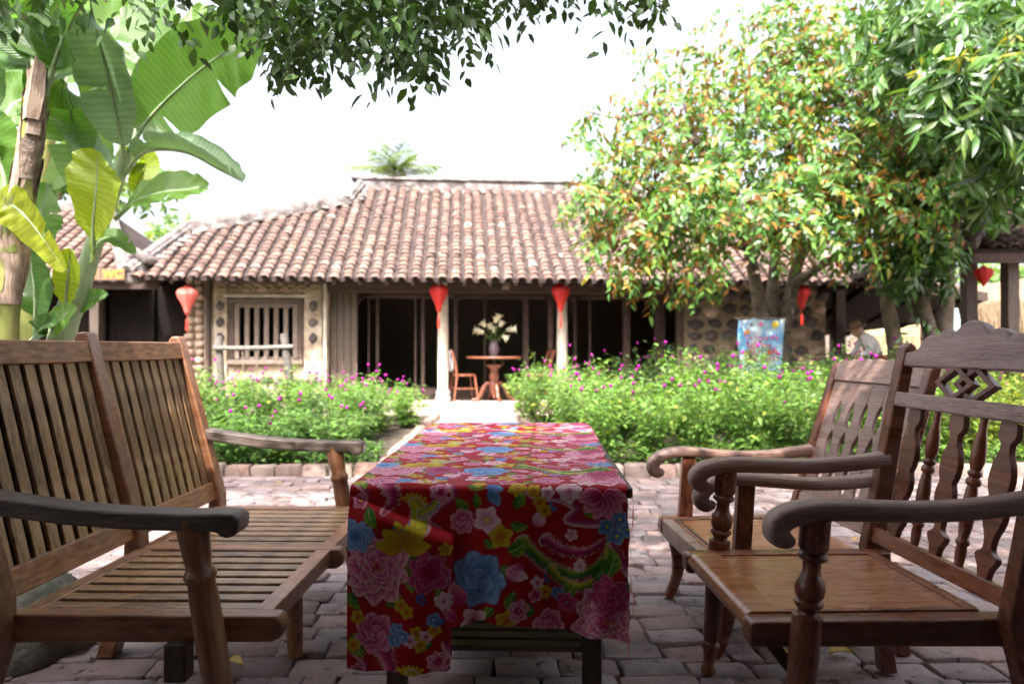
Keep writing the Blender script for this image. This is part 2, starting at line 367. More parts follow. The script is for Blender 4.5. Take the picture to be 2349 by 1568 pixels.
def bar(name, parent, mat, p0, p1, wy, hz, up=(0, 0, 1), bev=.004):
    p0, p1 = Vector(p0), Vector(p1); L = (p1 - p0).length; m = MB().box((0, -wy / 2, -hz / 2), (L, wy / 2, hz / 2))
    return m.build(name, mat, parent, frame(p0, p1 - p0, up), bev)
def turned(name, parent, mat, p0, p1, prof, n=20):
    """prof: (fraction from p0 to p1, radius); local x runs along the piece so that the grain does"""
    p0, p1 = Vector(p0), Vector(p1); L = (p1 - p0).length
    M = Matrix(((0, 0, 1, 0), (1, 0, 0, 0), (0, 1, 0, 0), (0, 0, 0, 1)))
    return MB().lathe([(t * L, r) for t, r in prof], n, M).build(name, mat, parent, frame(p0, p1 - p0), 0, 50)
def smooth_pts(P, n):
    """Catmull-Rom through control rows"""
    P = [np.array(p, float) for p in P]; P = [2 * P[0] - P[1]] + P + [2 * P[-1] - P[-2]]; out = []
    segs = len(P) - 3
    for i in range(n + 1):
        u = i / n * segs; k_ = min(int(u), segs - 1); t = u - k_; p0, p1, p2, p3 = P[k_:k_ + 4]
        out.append(.5 * ((2 * p1) + (-p0 + p2) * t + (2 * p0 - 5 * p1 + 4 * p2 - p3) * t * t + (-p0 + 3 * p1 - 3 * p2 + p3) * t ** 3))
    return out
def sweep_xz(name, parent, mat, ctrl, y, n=28, ns=14, power=.55):
    """ctrl rows (x, z, half width in y, half height); rounded rectangular section swept in the xz plane at y"""
    rows = smooth_pts(ctrl, n); v = []; f = []
    for i, (x, z, wv, hv) in enumerate(rows):
        a_ = rows[max(i - 1, 0)]; b_ = rows[min(i + 1, n)]; t = Vector((b_[0] - a_[0], 0, b_[1] - a_[1])).normalized(); nn = Vector((-t.z, 0, t.x))
        for j in range(ns):
            th = 2 * math.pi * j / ns; cc, ss = math.cos(th), math.sin(th)
            v.append(Vector((x, y, z)) + Vector((0, 1, 0)) * wv * math.copysign(abs(cc) ** power, cc) + nn * hv * math.copysign(abs(ss) ** power, ss))
    f = [(i * ns + j, (i + 1) * ns + j, (i + 1) * ns + (j + 1) % ns, i * ns + (j + 1) % ns) for i in range(n) for j in range(ns)]
    f += [tuple(range(ns)), tuple(reversed(range(n * ns, (n + 1) * ns)))]
    return ob(name, mesh(name, v, f, mat, 60), parent)
def text_mesh(s, size, ext=.004):
    cu = bpy.data.curves.new('lettering', 'FONT'); cu.body = s; cu.size = size; cu.extrude = ext; cu.align_x = 'CENTER'; cu.align_y = 'CENTER'
    o = bpy.data.objects.new('lettering', cu); col.objects.link(o); dg = bpy.context.evaluated_depsgraph_get()
    me = bpy.data.meshes.new_from_object(o.evaluated_get(dg)); bpy.data.objects.remove(o); bpy.data.curves.remove(cu); return me
def lettering(name, s, size, mat, parent, loc, rx=R(90), rz=0, bold=0):
    me = text_mesh(s, size); me.materials.clear(); me.materials.append(MATS[mat]); o = ob(name, me, parent)
    o.location = loc; o.rotation_euler = (rx, 0, rz); return o

# leaves as small folded blades: vectorised
LEAF_T = np.array([[0, 0, 0], [.33, -.5, .12], [.33, 0, 0], [.33, .5, .12], [.68, -.4, .10], [.68, 0, 0], [.68, .4, .10], [1, 0, -.02]], float)
LEAF_F = np.array([[0, 1, 2, 2], [0, 2, 3, 3], [1, 4, 5, 2], [2, 5, 6, 3], [4, 7, 5, 5], [5, 7, 6, 6]])
LEAF_TRI = np.array([[0, 1, 2], [0, 2, 3], [1, 4, 5], [1, 5, 2], [2, 5, 6], [2, 6, 3], [4, 7, 5], [5, 7, 6]])
DIA_T = np.array([[0, 0, 0], [.45, -.5, .1], [1, 0, 0], [.45, .5, .1]], float)
DIA_TRI = np.array([[0, 1, 2], [0, 2, 3]])
def unit(a_): return a_ / np.maximum(np.linalg.norm(a_, axis=-1, keepdims=True), 1e-9)
def leaf_cloud(pos, d, nrm, L, W, bend=.25, simple=False):
    T, F = (DIA_T, DIA_TRI) if simple else (LEAF_T, LEAF_TRI)
    d = unit(d); s_ = unit(np.cross(nrm, d)); n_ = np.cross(d, s_); L = np.asarray(L)[:, None, None]; W = np.asarray(W)[:, None, None]
    t = T[None]; droop = bend * t[..., 0:1] ** 2
    V = pos[:, None, :] + d[:, None, :] * t[..., 0:1] * L + s_[:, None, :] * t[..., 1:2] * W + n_[:, None, :] * (t[..., 2:3] * W - droop * L)
    k_ = len(T); FF = (F[None] + (np.arange(len(pos)) * k_)[:, None, None]).reshape(-1, 3)
    return V.reshape(-1, 3), FF
# ================================================================== SETTING
me = mesh('ground', [(-150, -150, -.06), (150, -150, -.06), (150, 400, -.06), (-150, 400, -.06)], [(0, 1, 2, 3)], 'ground_earth', 0)
setp(ob('ground', me), kind='structure')

def brick_mesh(name, l, w_, h, mat, seed, ch=.005, jit=.009, bump=.002):
    """worn brick: rounded rim, uneven corners, top at z=0"""
    rr = random.Random(seed); J = lambda q: rr.uniform(-q, q)
    cs = [(-l / 2 + J(jit), -w_ / 2 + J(jit)), (l / 2 + J(jit), -w_ / 2 + J(jit)), (l / 2 + J(jit), w_ / 2 + J(jit)), (-l / 2 + J(jit), w_ / 2 + J(jit))]
    ring = []
    for i in range(4):
        a_, b_ = cs[i], cs[(i + 1) % 4]
        for t in (.06, .5, .94): ring.append((a_[0] + (b_[0] - a_[0]) * t + J(.002), a_[1] + (b_[1] - a_[1]) * t + J(.002)))
    v = [(x, y, -h) for x, y in ring] + [(x, y, -ch + J(.002)) for x, y in ring] + [(x * (1 - 2.0 * ch / l), y * (1 - 2.0 * ch / w_), J(bump)) for x, y in ring] + [(0, 0, J(bump) - .001)]
    n = 12; f = [(k_ * n + i, k_ * n + (i + 1) % n, (k_ + 1) * n + (i + 1) % n, (k_ + 1) * n + i) for k_ in (0, 1) for i in range(n)]
    f += [(2 * n + i, 2 * n + (i + 1) % n, 3 * n) for i in range(n)]
    return mesh(name, v, f, mat, 50)

# ---- brick patio
PB = [[brick_mesh('brick', l, .118, .05, 'paving_brick', 31 * i + j) for j in range(7)] for i, l in enumerate((.105, .16, .205, .245))]
patio = setp(ob('patio', mesh('patio', [(-7.5, -5, -.026), (7.5, -5, -.026), (7.5, 5.75, -.026), (-7.5, 5.75, -.026)], [(0, 1, 2, 3)], 'joint_mortar', 0)), kind='structure')
LENS = (.105, .16, .205, .245); place = []
rr = random.Random(5); y = 1.25; row = 0
while y < 5.58:
    x = -7.2 + rr.uniform(0, .2)
    while x < 7.2:
        i = rr.choices((0, 1, 2, 3), (.10, .2, .5, .2))[0]; l = LENS[i]
        place.append((x + l / 2, y + .02 * math.sin(x * 1.7 + row * .3) + rr.uniform(-.004, .004), rr.uniform(-.009, .006), rr.uniform(-.045, .045), rr.uniform(-.026, .026), rr.uniform(-.03, .03), i, rr.randrange(7)))
        x += l + rr.uniform(.002, .011)
    y += .1255; row += 1
def pm(q):
    return Matrix.Translation((q[0], q[1], q[2])) @ Matrix.Rotation(q[3], 4, 'Z') @ Matrix.Rotation(q[4], 4, 'X') @ Matrix.Rotation(q[5], 4, 'Y')
inview = sorted([q for q in place if q[1] > 2.1 and abs(q[0] + .03) < .755 * q[1] and not (-.3 < q[0] < .22 and 2.35 < q[1] < 3.1)], key=lambda q: q[1])
single = inview[:300]; ss = set(map(id, single))
for q in single: ob('brick', PB[q[6]][q[7]], patio, pm(q))
def join_pieces(name, items, mat, parent, smooth=True, kind='stuff'):
    """items: (mesh, matrix) joined in one part"""
    V = []; F3 = []; n = 0; cache = {}
    for me_, M in items:
        if me_ not in cache:
            me_.calc_loop_triangles(); vv = np.empty(len(me_.vertices) * 3, np.float32); me_.vertices.foreach_get('co', vv)
            tt = np.empty(len(me_.loop_triangles) * 3, np.int32); me_.loop_triangles.foreach_get('vertices', tt); cache[me_] = (vv.reshape(-1, 3), tt.reshape(-1, 3))
        vv, tt = cache[me_]; A = np.array(M); V.append(vv @ A[:3, :3].T + A[:3, 3]); F3.append(tt + n); n += len(vv)
    o = ob(name, fast_mesh(name, np.concatenate(V), np.concatenate(F3), mat), parent); finish(o.data, 40)
    if kind: o['kind'] = kind
    return o
join_pieces('paving_bricks', [(PB[q[6]][q[7]], pm(q)) for q in place if id(q) not in ss], 'paving_brick', patio)
# ---- path between the beds and in front of the house
path = setp(ob('path', mesh('path', [(-9, 5.7, -.03), (9, 5.7, -.03), (9, 11.6, -.03), (-9, 11.6, -.03)], [(0, 1, 2, 3)], 'ground_earth', 0)), kind='structure')
items = []; y = 5.68; PP = [brick_mesh('brick', .2, .11, .05, 'path_brick', 900 + j) for j in range(6)]
while y < 11.0:
    x0, x1 = (-1.25, .75) if y < 10.3 else (-5.5, 6.0)
    x = x0 + rr.uniform(0, .2)
    while x < x1:
        items.append((rr.choice(PP), pm((x, y, rr.uniform(-.004, .003), rr.uniform(-.02, .02), 0, 0)))); x += .212
    y += .122
join_pieces('paving_bricks', items, 'path_brick', path)
# ---- beds and kerbs
def soil(name, poly):
    setp(ob(name, mesh(name, [(x, y, .045 + .0 * y) for x, y in poly], [tuple(range(len(poly)))], 'soil', 0)), kind='structure')
LB = [(-7.0, 5.78), (-1.14, 5.78), (-1.18, 10.2), (-7.0, 10.1)]; RB = [(.80, 5.78), (8.2, 5.78), (8.2, 10.4), (.12, 10.2), (.12, 9.4)]
soil('flower_bed_soil', LB); soil('flower_bed_soil', RB)
KB = [brick_mesh('brick', .195, .115, .14, 'kerb_brick', 300 + j, .014, .012, .003) for j in range(8)]
def kerb(pts):
    k_ = setp(MB().tube([(x, y, .01) for x, y in pts], .045, 6).build('kerb', 'joint_mortar'), kind='structure')
    for (a0, b0), (a1, b1) in zip(pts[:-1], pts[1:]):
        L = math.hypot(a1 - a0, b1 - b0); n = int(L / .207); an = math.atan2(b1 - b0, a1 - a0)
        for i in range(n):
            t = (i + .5) / n
            ob('brick', rr.choice(KB), k_, pm((a0 + (a1 - a0) * t, b0 + (b1 - b0) * t, .085 + rr.uniform(-.012, .01), an + rr.uniform(-.05, .05), rr.uniform(-.06, .06), rr.uniform(-.05, .05))))
kerb([(-5.6, 5.70), (-1.10, 5.70), (-1.13, 10.2)])
kerb([(.10, 10.1), (.72, 5.72), (6.9, 5.72)])

# ================================================================== HOUSE
HRZ = math.atan(.08)
house = thing('house', 'low old stone and timber house with brown tiled roof behind the flower beds', 'house', (-1.148, 11.3, 0), HRZ)
def hx(px, ly=0.0):
    kx = (px - CX) / FPX
    return ((11.3 + ly) * kx + 1.148 + .08 * ly) / (.9968 - .0797 * kx)
EZ, EY, SL = 2.13, -.75, .665
SB = [(0, -4.60, 7.0), (.35, -4.52, 6.92), (1.26, -4.28, 6.68), (2.44, -1.79, 4.19), (3.17, -1.65, 4.05)]
def edge(s_, side):
    return float(np.interp(s_, [q[0] for q in SB], [q[side] for q in SB]))
def rp(x, s_, up=0.0):
    n = Vector((0, -SL, 1)).normalized(); return Vector((x, EY + s_, EZ + SL * s_)) + n * up
# shell: front, back, sides
RIDY = EY + 3.17; v = []; f = []
for s_, xl, xr in SB:
    yb = 2 * RIDY - (EY + s_); z = EZ + SL * s_
    v += [(xl, EY + s_, z), (xr, EY + s_, z), (xr, yb, z), (xl, yb, z)]
for i in range(len(SB) - 1):
    a_ = 4 * i; b_ = a_ + 4
    f += [(a_, a_ + 1, b_ + 1, b_), (a_ + 1, a_ + 2, b_ + 2, b_ + 1), (a_ + 2, a_ + 3, b_ + 3, b_ + 2), (a_ + 3, a_, b_, b_ + 3)]
nv = len(v); v += [(x, y, z - .07) for x, y, z in v]; f += [tuple(i + nv for i in reversed(q)) for q in f]
f += [(0, 0 + nv, 1 + nv, 1), (1, 1 + nv, 2 + nv, 2), (2, 2 + nv, 3 + nv, 3), (3, 3 + nv, 0 + nv, 0)]
roof = ob('roof', mesh('roof', v, f, 'roof_pan', 0), house)
def tile_mesh(name, seed, wid=.145, L=.19, th=.014, mat='roof_tile'):
    q = random.Random(seed); n = 6; v = []
    for e_, (yy, lift, wf) in enumerate(((-L * .5, .022, 1.0), (L * .5, .0, .86))):
        for rad in (1.0, 1 - th / (wid / 2)):
            for i in range(n + 1):
                t = math.pi * i / n; v.append((-math.cos(t) * wid / 2 * wf * rad, yy + q.uniform(-.004, .004), math.sin(t) * wid * .36 * wf * rad + lift))
    m = n + 1; f = []
    for i in range(n):
        f += [(i, i + 1, 2 * m + i + 1, 2 * m + i), (m + i + 1, m + i, 3 * m + i, 3 * m + i + 1), (i + 1, i, m + i, m + i + 1)]
    return mesh(name, v, f, mat, 50)
TM = [tile_mesh('tile', s_) for s_ in range(5)]
TRAND = random.Random(3)
def roof_tiles(colw, exposure, x0, x1, smax, xedge, org, into, joined_name, nsingle, seed, lip=.03):
    q = random.Random(seed); out = []; ncol = int((x1 - x0) / colw)
    ang = math.atan(SL)
    for ci in range(ncol):
        x = x0 + (ci + .5) * colw; s_ = -.03; drift = q.uniform(-.01, .01)
        while s_ < smax - .05:
            if xedge(s_ + .1, 1) + .08 < x < xedge(s_ + .1, 2) - .08:
                p = rp(x + drift * s_ + q.uniform(-.008, .008), s_ + q.uniform(-.012, .012), .012 + q.uniform(0, .008))
                M = Matrix.Translation(org + p) @ Matrix.Rotation(ang, 4, 'X') @ Matrix.Rotation(q.uniform(-.05, .05), 4, 'Z') @ Matrix.Rotation(q.uniform(-.03, .03), 4, 'X')
                out.append((s_, x, q.choice(TM), M))
            s_ += exposure
    return out
tiles = roof_tiles(.205, .118, -4.6, 7.0, 3.15, edge, Vector((0, 0, 0)), None, '', 0, 8)
tiles.sort(key=lambda q: q[0])
vis = [q for q in tiles if -4.6 < q[1] < 2.6]
keep = set(map(id, vis[:300]))
for q in vis[:300]: ob('tile', q[2], roof, q[3])
join_pieces('roof_tiles', [(q[2], q[3]) for q in tiles if id(q) not in keep], 'roof_tile', roof)
# battens and rafters seen under the eave
for i in range(29):
    x = -4.45 + i * .4; bar('rafter', roof, 'house_wood', (x, EY + .03, EZ - .085), (x, EY + 1.2, EZ + SL * 1.17 - .085), .05, .07, bev=0)
# copings along the verge and the ridge
def coping(pts, wv, hv, up):
    m = MB()
    for a_, b_ in zip(pts[:-1], pts[1:]):
        d = b_ - a_; M = frame(a_ - d.normalized() * wv * .3, d); L = d.length + wv * .6
        m.box((0, -wv / 2, -.05), (L, wv / 2, hv), M); m.tube([(0, 0, hv), (L, 0, hv)], wv * .36, 8, M)
    return m.build('coping', 'old_mortar', roof, None, .012, 40)
for side in (1, 2):
    coping([rp(q[side], q[0], .02) for q in SB], .2, .11, 0)
    coping([Vector((q[side], 2 * RIDY - (EY + q[0]), EZ + SL * q[0] + .02)) for q in SB], .2, .11, 0)
m = MB(); m.box((-1.75, RIDY - .13, EZ + SL * 3.17 - .08), (4.15, RIDY + .13, EZ + SL * 3.17 + .13)); m.box((-1.85, RIDY - .17, EZ + SL * 3.17 + .132), (4.25, RIDY + .17, EZ + SL * 3.17 + .185))
m.build('ridge', 'old_mortar', roof, None, .015, 40)
q = random.Random(4); m = MB()
for i in range(29): m.blob((-1.6 + i * .2, RIDY - .16, EZ + SL * 3.17 - .08 - .03), (.09, .08, .07), 7, 4, .15)
m.build('ridge_mortar', 'old_mortar', roof, None, 0, 60)['kind'] = 'stuff'
for side in (1, 2):
    m = MB(); rq = random.Random(9 + side)
    for i in range(22):
        s_ = .3 + i * .125; m.blob(rp(edge(s_, side) + (.16 if side == 1 else -.16), s_, .03), (.1, .09, .06), 7, 4, .25)
    m.build('verge_mortar', 'old_mortar', roof, None, 0, 60)['kind'] = 'stuff'
# curled corner finial at the low end of the verge
m = MB(); cpos = rp(-4.40, .12, .05)
m.tube([cpos + Vector(p) for p in ((.02, .15, .12), (-.06, 0, .14), (-.17, -.02, .22), (-.27, 0, .17), (-.27, 0, .02), (-.22, 0, -.1))], [.07, .09, .085, .07, .06, .07], 8)
m.lathe([(-.24, .10), (-.2, .13), (-.05, .14), (.0, .12)], 10, Matrix.Translation(cpos + Vector((-.2, -.05, .0)))).build('finial', 'old_mortar', roof, None, 0, 50)

# porch floor and its brick front
PZ = .15
porch = MB().box((-4.5, -.30, -.05), (6.9, 4.6, PZ)).build('porch', 'path_brick', house, None, 0, 0)
FB = [brick_mesh('brick', .24, .06, .03, 'path_brick', 700 + j, .006, .004, .002) for j in range(5)]
q = random.Random(6)
for r_ in range(2):
    for i in range(13):
        x = .05 + i * .25 + r_ * .12
        if hx(960) < x < hx(1215): ob('brick', q.choice(FB), porch, Matrix.Translation((x, -.318, .03 + r_ * .068)) @ Matrix.Rotation(R(90), 4, 'X'))
for i in range(9): ob('paver', brick_mesh('paver', .29, .22, .03, 'path_brick', 800 + i), porch, Matrix.Translation((-.35 + i * .3, -.21, PZ + .012)))

# walls
W0, W1 = hx(423), hx(752)
wx0, wx1, wz0, wz1 = hx(527), hx(694), .84, 1.84
wall = MB(); wall.box((W0 + .31, 0, -.05), (W1, .28, wz0)); wall.box((W0 + .31, 0, wz1), (W1, .28, 2.62)); wall.box((W0 + .31, 0, wz0), (wx0, .28, wz1)); wall.box((wx1, 0, wz0), (W1, .28, wz1))
wall = wall.build('wall', 'plaster', house, None, 0, 0)
pier = MB().box((W0 + .03, .03, -.05), (W0 + .30, .29, 2.6)).build('pier', 'wall_mortar', house, None, 0, 0)
q = random.Random(12)
for i in range(20):
    z = .02 + i * .128
    for j in range(2):
        ww = .16 if (i + j) % 2 else .13; m = MB().blob((0, 0, 0), (ww * .56, .09, .064), 10, 6, .08)
        m.build('stone', 'quoin_stone', pier, Matrix.Translation((W0 + .085 + j * .15 + q.uniform(-.012, .012), .03, z + .06)), 0, 60)
bar('corner_post', house, 'house_wood', (hx(480), -.03, 0), (hx(480), -.03, 2.6), .06, .12, (0, 1, 0))
# pilasters with oval stones
for pa, pb in ((492, 523), (699, 740)):
    a_, b_ = hx(pa), hx(pb); pil = MB().box((a_, -.055, -.02), (b_, .02, 2.05)).build('pilaster', 'plaster', house, None, .01)
    for py in (702, 739, 776):
        z = EYE + (HY - py) / FPX * 11.05
        MB().blob((0, 0, 0), (random.uniform(.06, .085), .035, random.uniform(.07, .095)), 9, 6, .22).build('oval_stone', 'dark_stone', pil, Matrix.Translation(((a_ + b_) / 2, -.055, z)), 0, 60)
bar('corner_post', house, 'column_stone', (hx(747), -.05, 0), (hx(747), -.05, 2.1), .05, .085, (0, 1, 0))
# carved frieze above the window
fr = MB().box((hx(490), -.045, 1.92), (hx(742), .0, 2.12)).build('frieze', 'carved_stone', house, None, .01)
for i in range(9):
    x = hx(500) + (hx(735) - hx(500)) * (i + .5) / 9
    m = MB(); m.tube([(x + .09 * math.cos(t) * (1 - t / 14), -.06, 2.02 + .055 * math.sin(t) * (1 - t / 14)) for t in [k_ * .5 for k_ in range(15)]], .018, 6)
    m.build('scroll', 'carved_stone', fr, None, 0, 60)
m = MB().box((hx(515), -.075, 1.862), (hx(705), .0, 1.915)); m.build('lintel', 'column_stone', house, None, .008)
# base course of rounded stones under the window
q = random.Random(13); bc = MB().box((hx(492), -.05, 0), (hx(740), .0, .58)).build('base_course', 'plaster', house, None, .012)
for i in range(7):
    x = hx(505) + i * .245; MB().blob((0, 0, 0), (.13, .05, .06), 10, 6, .1).build('stone', 'dark_stone', bc, Matrix.Translation((x, -.05, .50 + q.uniform(-.02, .02))), 0, 60)
    MB().blob((0, 0, 0), (.12, .05, .10), 10, 6, .1).build('stone', 'quoin_stone', bc, Matrix.Translation((x + .1, -.05, .28)), 0, 60)
# window with timber bars
win = MB().box((wx0 - .0, .02, wz0), (wx1, .05, wz0 + .06)).build('window', 'bar_wood', house, None, .006)
bar('lintel_board', win, 'dark_wood', (wx0 - .02, -.012, wz1 - .035), (wx1 + .02, -.012, wz1 - .035), .10, .08)
bar('sill', win, 'bar_wood', (wx0 - .02, -.03, wz0 - .02), (wx1 + .02, -.03, wz0 - .02), .14, .07)
for x in (wx0 + .035, wx1 - .035): bar('jamb', win, 'house_wood', (x, 0, wz0), (x, 0, wz1 - .07), .08, .08, (0, 1, 0))
for x in (wx0 + .115, wx1 - .115): bar('stile', win, 'bar_wood', (x, .01, wz0 + .03), (x, .01, wz1 - .08), .075, .07, (0, 1, 0))
for i in range(5):
    x = wx0 + .115 + (wx1 - wx0 - .23) * (i + 1) / 6; bar('bar', win, 'bar_wood', (x, .02, wz0 + .02), (x, .02, wz1 - .08), .072, .05, (0, 1, 0))
bar('head_rail', win, 'bar_wood', (wx0 + .09, .015, wz1 - .105), (wx1 - .09, .015, wz1 - .105), .06, .07)
# timber front of the recess
q = random.Random(2)
P0, P1 = hx(755), hx(818)
for i in range(4): bar('plank', house, 'dark_wood', (P0 + (i + .5) * (P1 - P0) / 4, .10, PZ), (P0 + (i + .5) * (P1 - P0) / 4, .10, 2.2), .04, (P1 - P0) / 4 - .006, (1, 0, 0))
bar('beam', house, 'house_wood', (hx(752), .0, 2.035), (hx(1565), .0, 2.035), .14, .15)
bar('beam', house, 'house_wood', (hx(752), .5, 1.98), (hx(1565), .5, 1.98), .1, .16)
bar('wall_plate', house, 'dark_wood', (W0, .12, 2.5), (6.8, .12, 2.5), .16, .12)
bar('threshold', house, 'house_wood', (hx(818), .5, .30), (hx(1545), .5, .30), .12, .12)
bar('sill_beam', house, 'dark_wood', (hx(818), .52, .19), (hx(1545), .52, .19), .08, .09)
posts = [(846, .03), (866, .05), (953, .035), (970, .06), (1045, .07), (1112, .045), (1205, .10), (1262, .09), (1318, .05), (1352, .035), (1436, .12), (1512, .18), (1556, .10)]
for px, wv in posts:
    x = hx(px, .5); bar('post', house, 'house_wood', (x, .5, PZ), (x, .5, 2.06), .08, wv, (1, 0, 0))
# curved brackets at the heads of the three openings
for pa, pb in ((818, 1004), (1040, 1272), (1308, 1490)):
    for sgn, px in ((1, pa), (-1, pb)):
        x = hx(px, .42); pl = [(0, 0)] + [(sgn * .26 * (1 - math.sin(t * math.pi / 16)), -.26 * (1 - math.cos(t * math.pi / 16))) for t in range(9)]
        m = MB().prism(pl if sgn > 0 else pl[::-1], 0, .05, Matrix.Translation((x, .40, 1.925))); m.build('bracket', 'house_wood', house, None, .004)
bar('head_board', house, 'house_wood', (hx(818), .45, 1.945), (hx(1495), .45, 1.945), .04, .06)
# closed inside so that the doorways go dark
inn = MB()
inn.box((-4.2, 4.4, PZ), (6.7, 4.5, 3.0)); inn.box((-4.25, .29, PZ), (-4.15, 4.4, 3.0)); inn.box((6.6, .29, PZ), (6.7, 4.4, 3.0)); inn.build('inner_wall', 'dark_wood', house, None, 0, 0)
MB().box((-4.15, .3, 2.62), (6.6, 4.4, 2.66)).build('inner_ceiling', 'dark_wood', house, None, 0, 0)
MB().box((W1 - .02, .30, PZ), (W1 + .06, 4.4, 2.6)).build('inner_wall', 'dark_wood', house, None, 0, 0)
# stone wall on the other side of the doorways
S0, S1 = hx(1566), 6.6
sw = MB().box((S0, 0, -.05), (S1, .28, 2.62)).build('stone_wall', 'wall_mortar', house, None, 0, 0)
q = random.Random(21); ns = 0
for r_ in range(11):
    x = S0 + .03 + q.uniform(0, .14); z = .12 + r_ * .225
    while x < S1 - .1:
        wv = q.uniform(.20, .32)
        if ns < 290:
            mat = q.choices(('dark_stone', 'quoin_stone'), (.72, .28))[0]
            MB().blob((0, 0, 0), (wv * .47, q.uniform(.03, .05), q.uniform(.06, .105)), 8, 6, .22).build('stone', mat, sw, Matrix.Translation((x + wv / 2, .0, z + q.uniform(-.035, .035))), 0, 60); ns += 1
        x += wv + .035
bar('corner_post', house, 'house_wood', (hx(1556), -.03, 0), (hx(1556), -.03, 2.5), .08, .10, (0, 1, 0))
# columns
for px in (1016, 1289):
    x = hx(px, -.02); c_ = MB().lathe([(PZ + .02, .088), (.8, .092), (1.5, .088), (2.0, .080), (2.62, .078)], 18, Matrix.Translation((x, -.02, 0))).build('column', 'column_stone', house, None, 0, 40)
    MB().lathe([(PZ, .118), (PZ + .02, .122), (PZ + .07, .128), (PZ + .10, .118), (PZ + .115, .100), (PZ + .13, .116), (PZ + .165, .118), (PZ + .185, .098), (PZ + .21, .094)], 20, Matrix.Translation((x, -.02, 0))).build('column_base', 'column_base_stone', c_, None, 0, 40)
bar('bracket_end', house, 'bar_wood', (hx(1160, -.3), -.5, 2.06), (hx(1160, -.3), .1, 2.06), .10, .09)

# ================================================================== LEFT BUILDING
lb = thing('outbuilding', 'dark timber outbuilding with mossy tiled roof behind the banana plants', 'building', (0, 0, 0))
v = [(-12.5, 10.5, 2.12), (-5.95, 10.5, 2.12), (-7.4, 12.5, 3.55), (-12.5, 12.5, 3.55), (-12.5, 14.5, 2.12), (-5.95, 14.5, 2.12)]
lr = ob('roof', mesh('roof', v + [(x, y, z - .06) for x, y, z in v], [(0, 1, 2, 3), (1, 5, 2), (3, 2, 5, 4), (6, 9, 8, 7), (7, 8, 11), (9, 10, 11, 8), (0, 6, 7, 1), (1, 7, 11, 5)], 'roof_pan', 0), lb)
items = []; q = random.Random(17)
for ci in range(32):
    x = -12.4 + ci * .205; s_ = 0
    while s_ < 1.95 and x < -5.95 - s_ * .72 - .06:
        items.append((q.choice(TM), Matrix.Translation((x, 10.47 + s_, 2.13 + .715 * s_ + .012)) @ Matrix.Rotation(math.atan(.715), 4, 'X') @ Matrix.Rotation(q.uniform(-.06, .06), 4, 'Z'))); s_ += .12
items.sort(key=lambda t_: -t_[1].translation.x)
for me_, M in items[:120]: ob('tile', me_, lr, M)
join_pieces('roof_tiles', items[120:], 'roof_tile', lr)
def coping2(a_, b_, par, wv=.18, hv=.1):
    a_, b_ = Vector(a_), Vector(b_); d = b_ - a_; M = frame(a_, d); m = MB().box((0, -wv / 2, -.04), (d.length, wv / 2, hv), M); m.tube([(0, 0, hv), (d.length, 0, hv)], wv * .34, 8, M); m.build('coping', 'old_mortar', par, None, .01, 40)
coping2((-5.95, 10.5, 2.14), (-7.4, 12.5, 3.57), lr); coping2((-7.3, 12.5, 3.58), (-12.5, 12.5, 3.58), lr)
for i in range(26):
    x = -11.4 + i * .225; bar('plank', lb, 'dark_shade_wood', (x, 11.35, 0), (x, 11.35, 2.3), .04, .215, (1, 0, 0), 0)
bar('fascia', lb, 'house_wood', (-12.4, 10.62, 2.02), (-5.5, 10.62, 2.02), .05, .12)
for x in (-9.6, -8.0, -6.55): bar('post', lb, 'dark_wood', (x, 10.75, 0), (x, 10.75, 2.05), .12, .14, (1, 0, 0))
bar('door_frame', lb, 'dark_shade_wood', (-6.15, 11.28, 0), (-6.15, 11.28, 2.2), .06, .5, (1, 0, 0))
MB().box((-5.75, 11.2, 0), (-5.35, 11.9, 2.2)).build('end_wall', 'dark_shade_wood', lb, None, 0, 0)
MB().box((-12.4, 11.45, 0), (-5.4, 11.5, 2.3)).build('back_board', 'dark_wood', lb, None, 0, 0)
bar('door_leaf', lb, 'dark_shade_wood', (-6.9, 11.25, .02), (-6.9, 11.25, 2.05), .05, .42, (1, 0, 0))
# WC sign board under the eave
c_ = pt(243, 629, 10.05); sg = thing('wooden_sign', 'brown wooden board with amber WC lettering under the mossy eave', 'sign', (c_.x, c_.y, c_.z))
MB().box((-.62, 0, -.085), (.27, .03, .085)).build('board', 'sign_brown', sg, None, .005)
bar('divider', sg, 'bar_wood', (-.10, -.006, -.085), (-.10, -.006, .10), .02, .02, (0, 1, 0), .002)
lettering('lettering', 'WC', .17, 'amber_paint', sg, (.10, -.006, -.005))
for x in (-.53, -.47, -.40, -.27, -.20): bar('stroke', sg, 'amber_paint', (x, -.004, -.05), (x, -.004, .05), .008, .022, (1, 0, 0), 0)

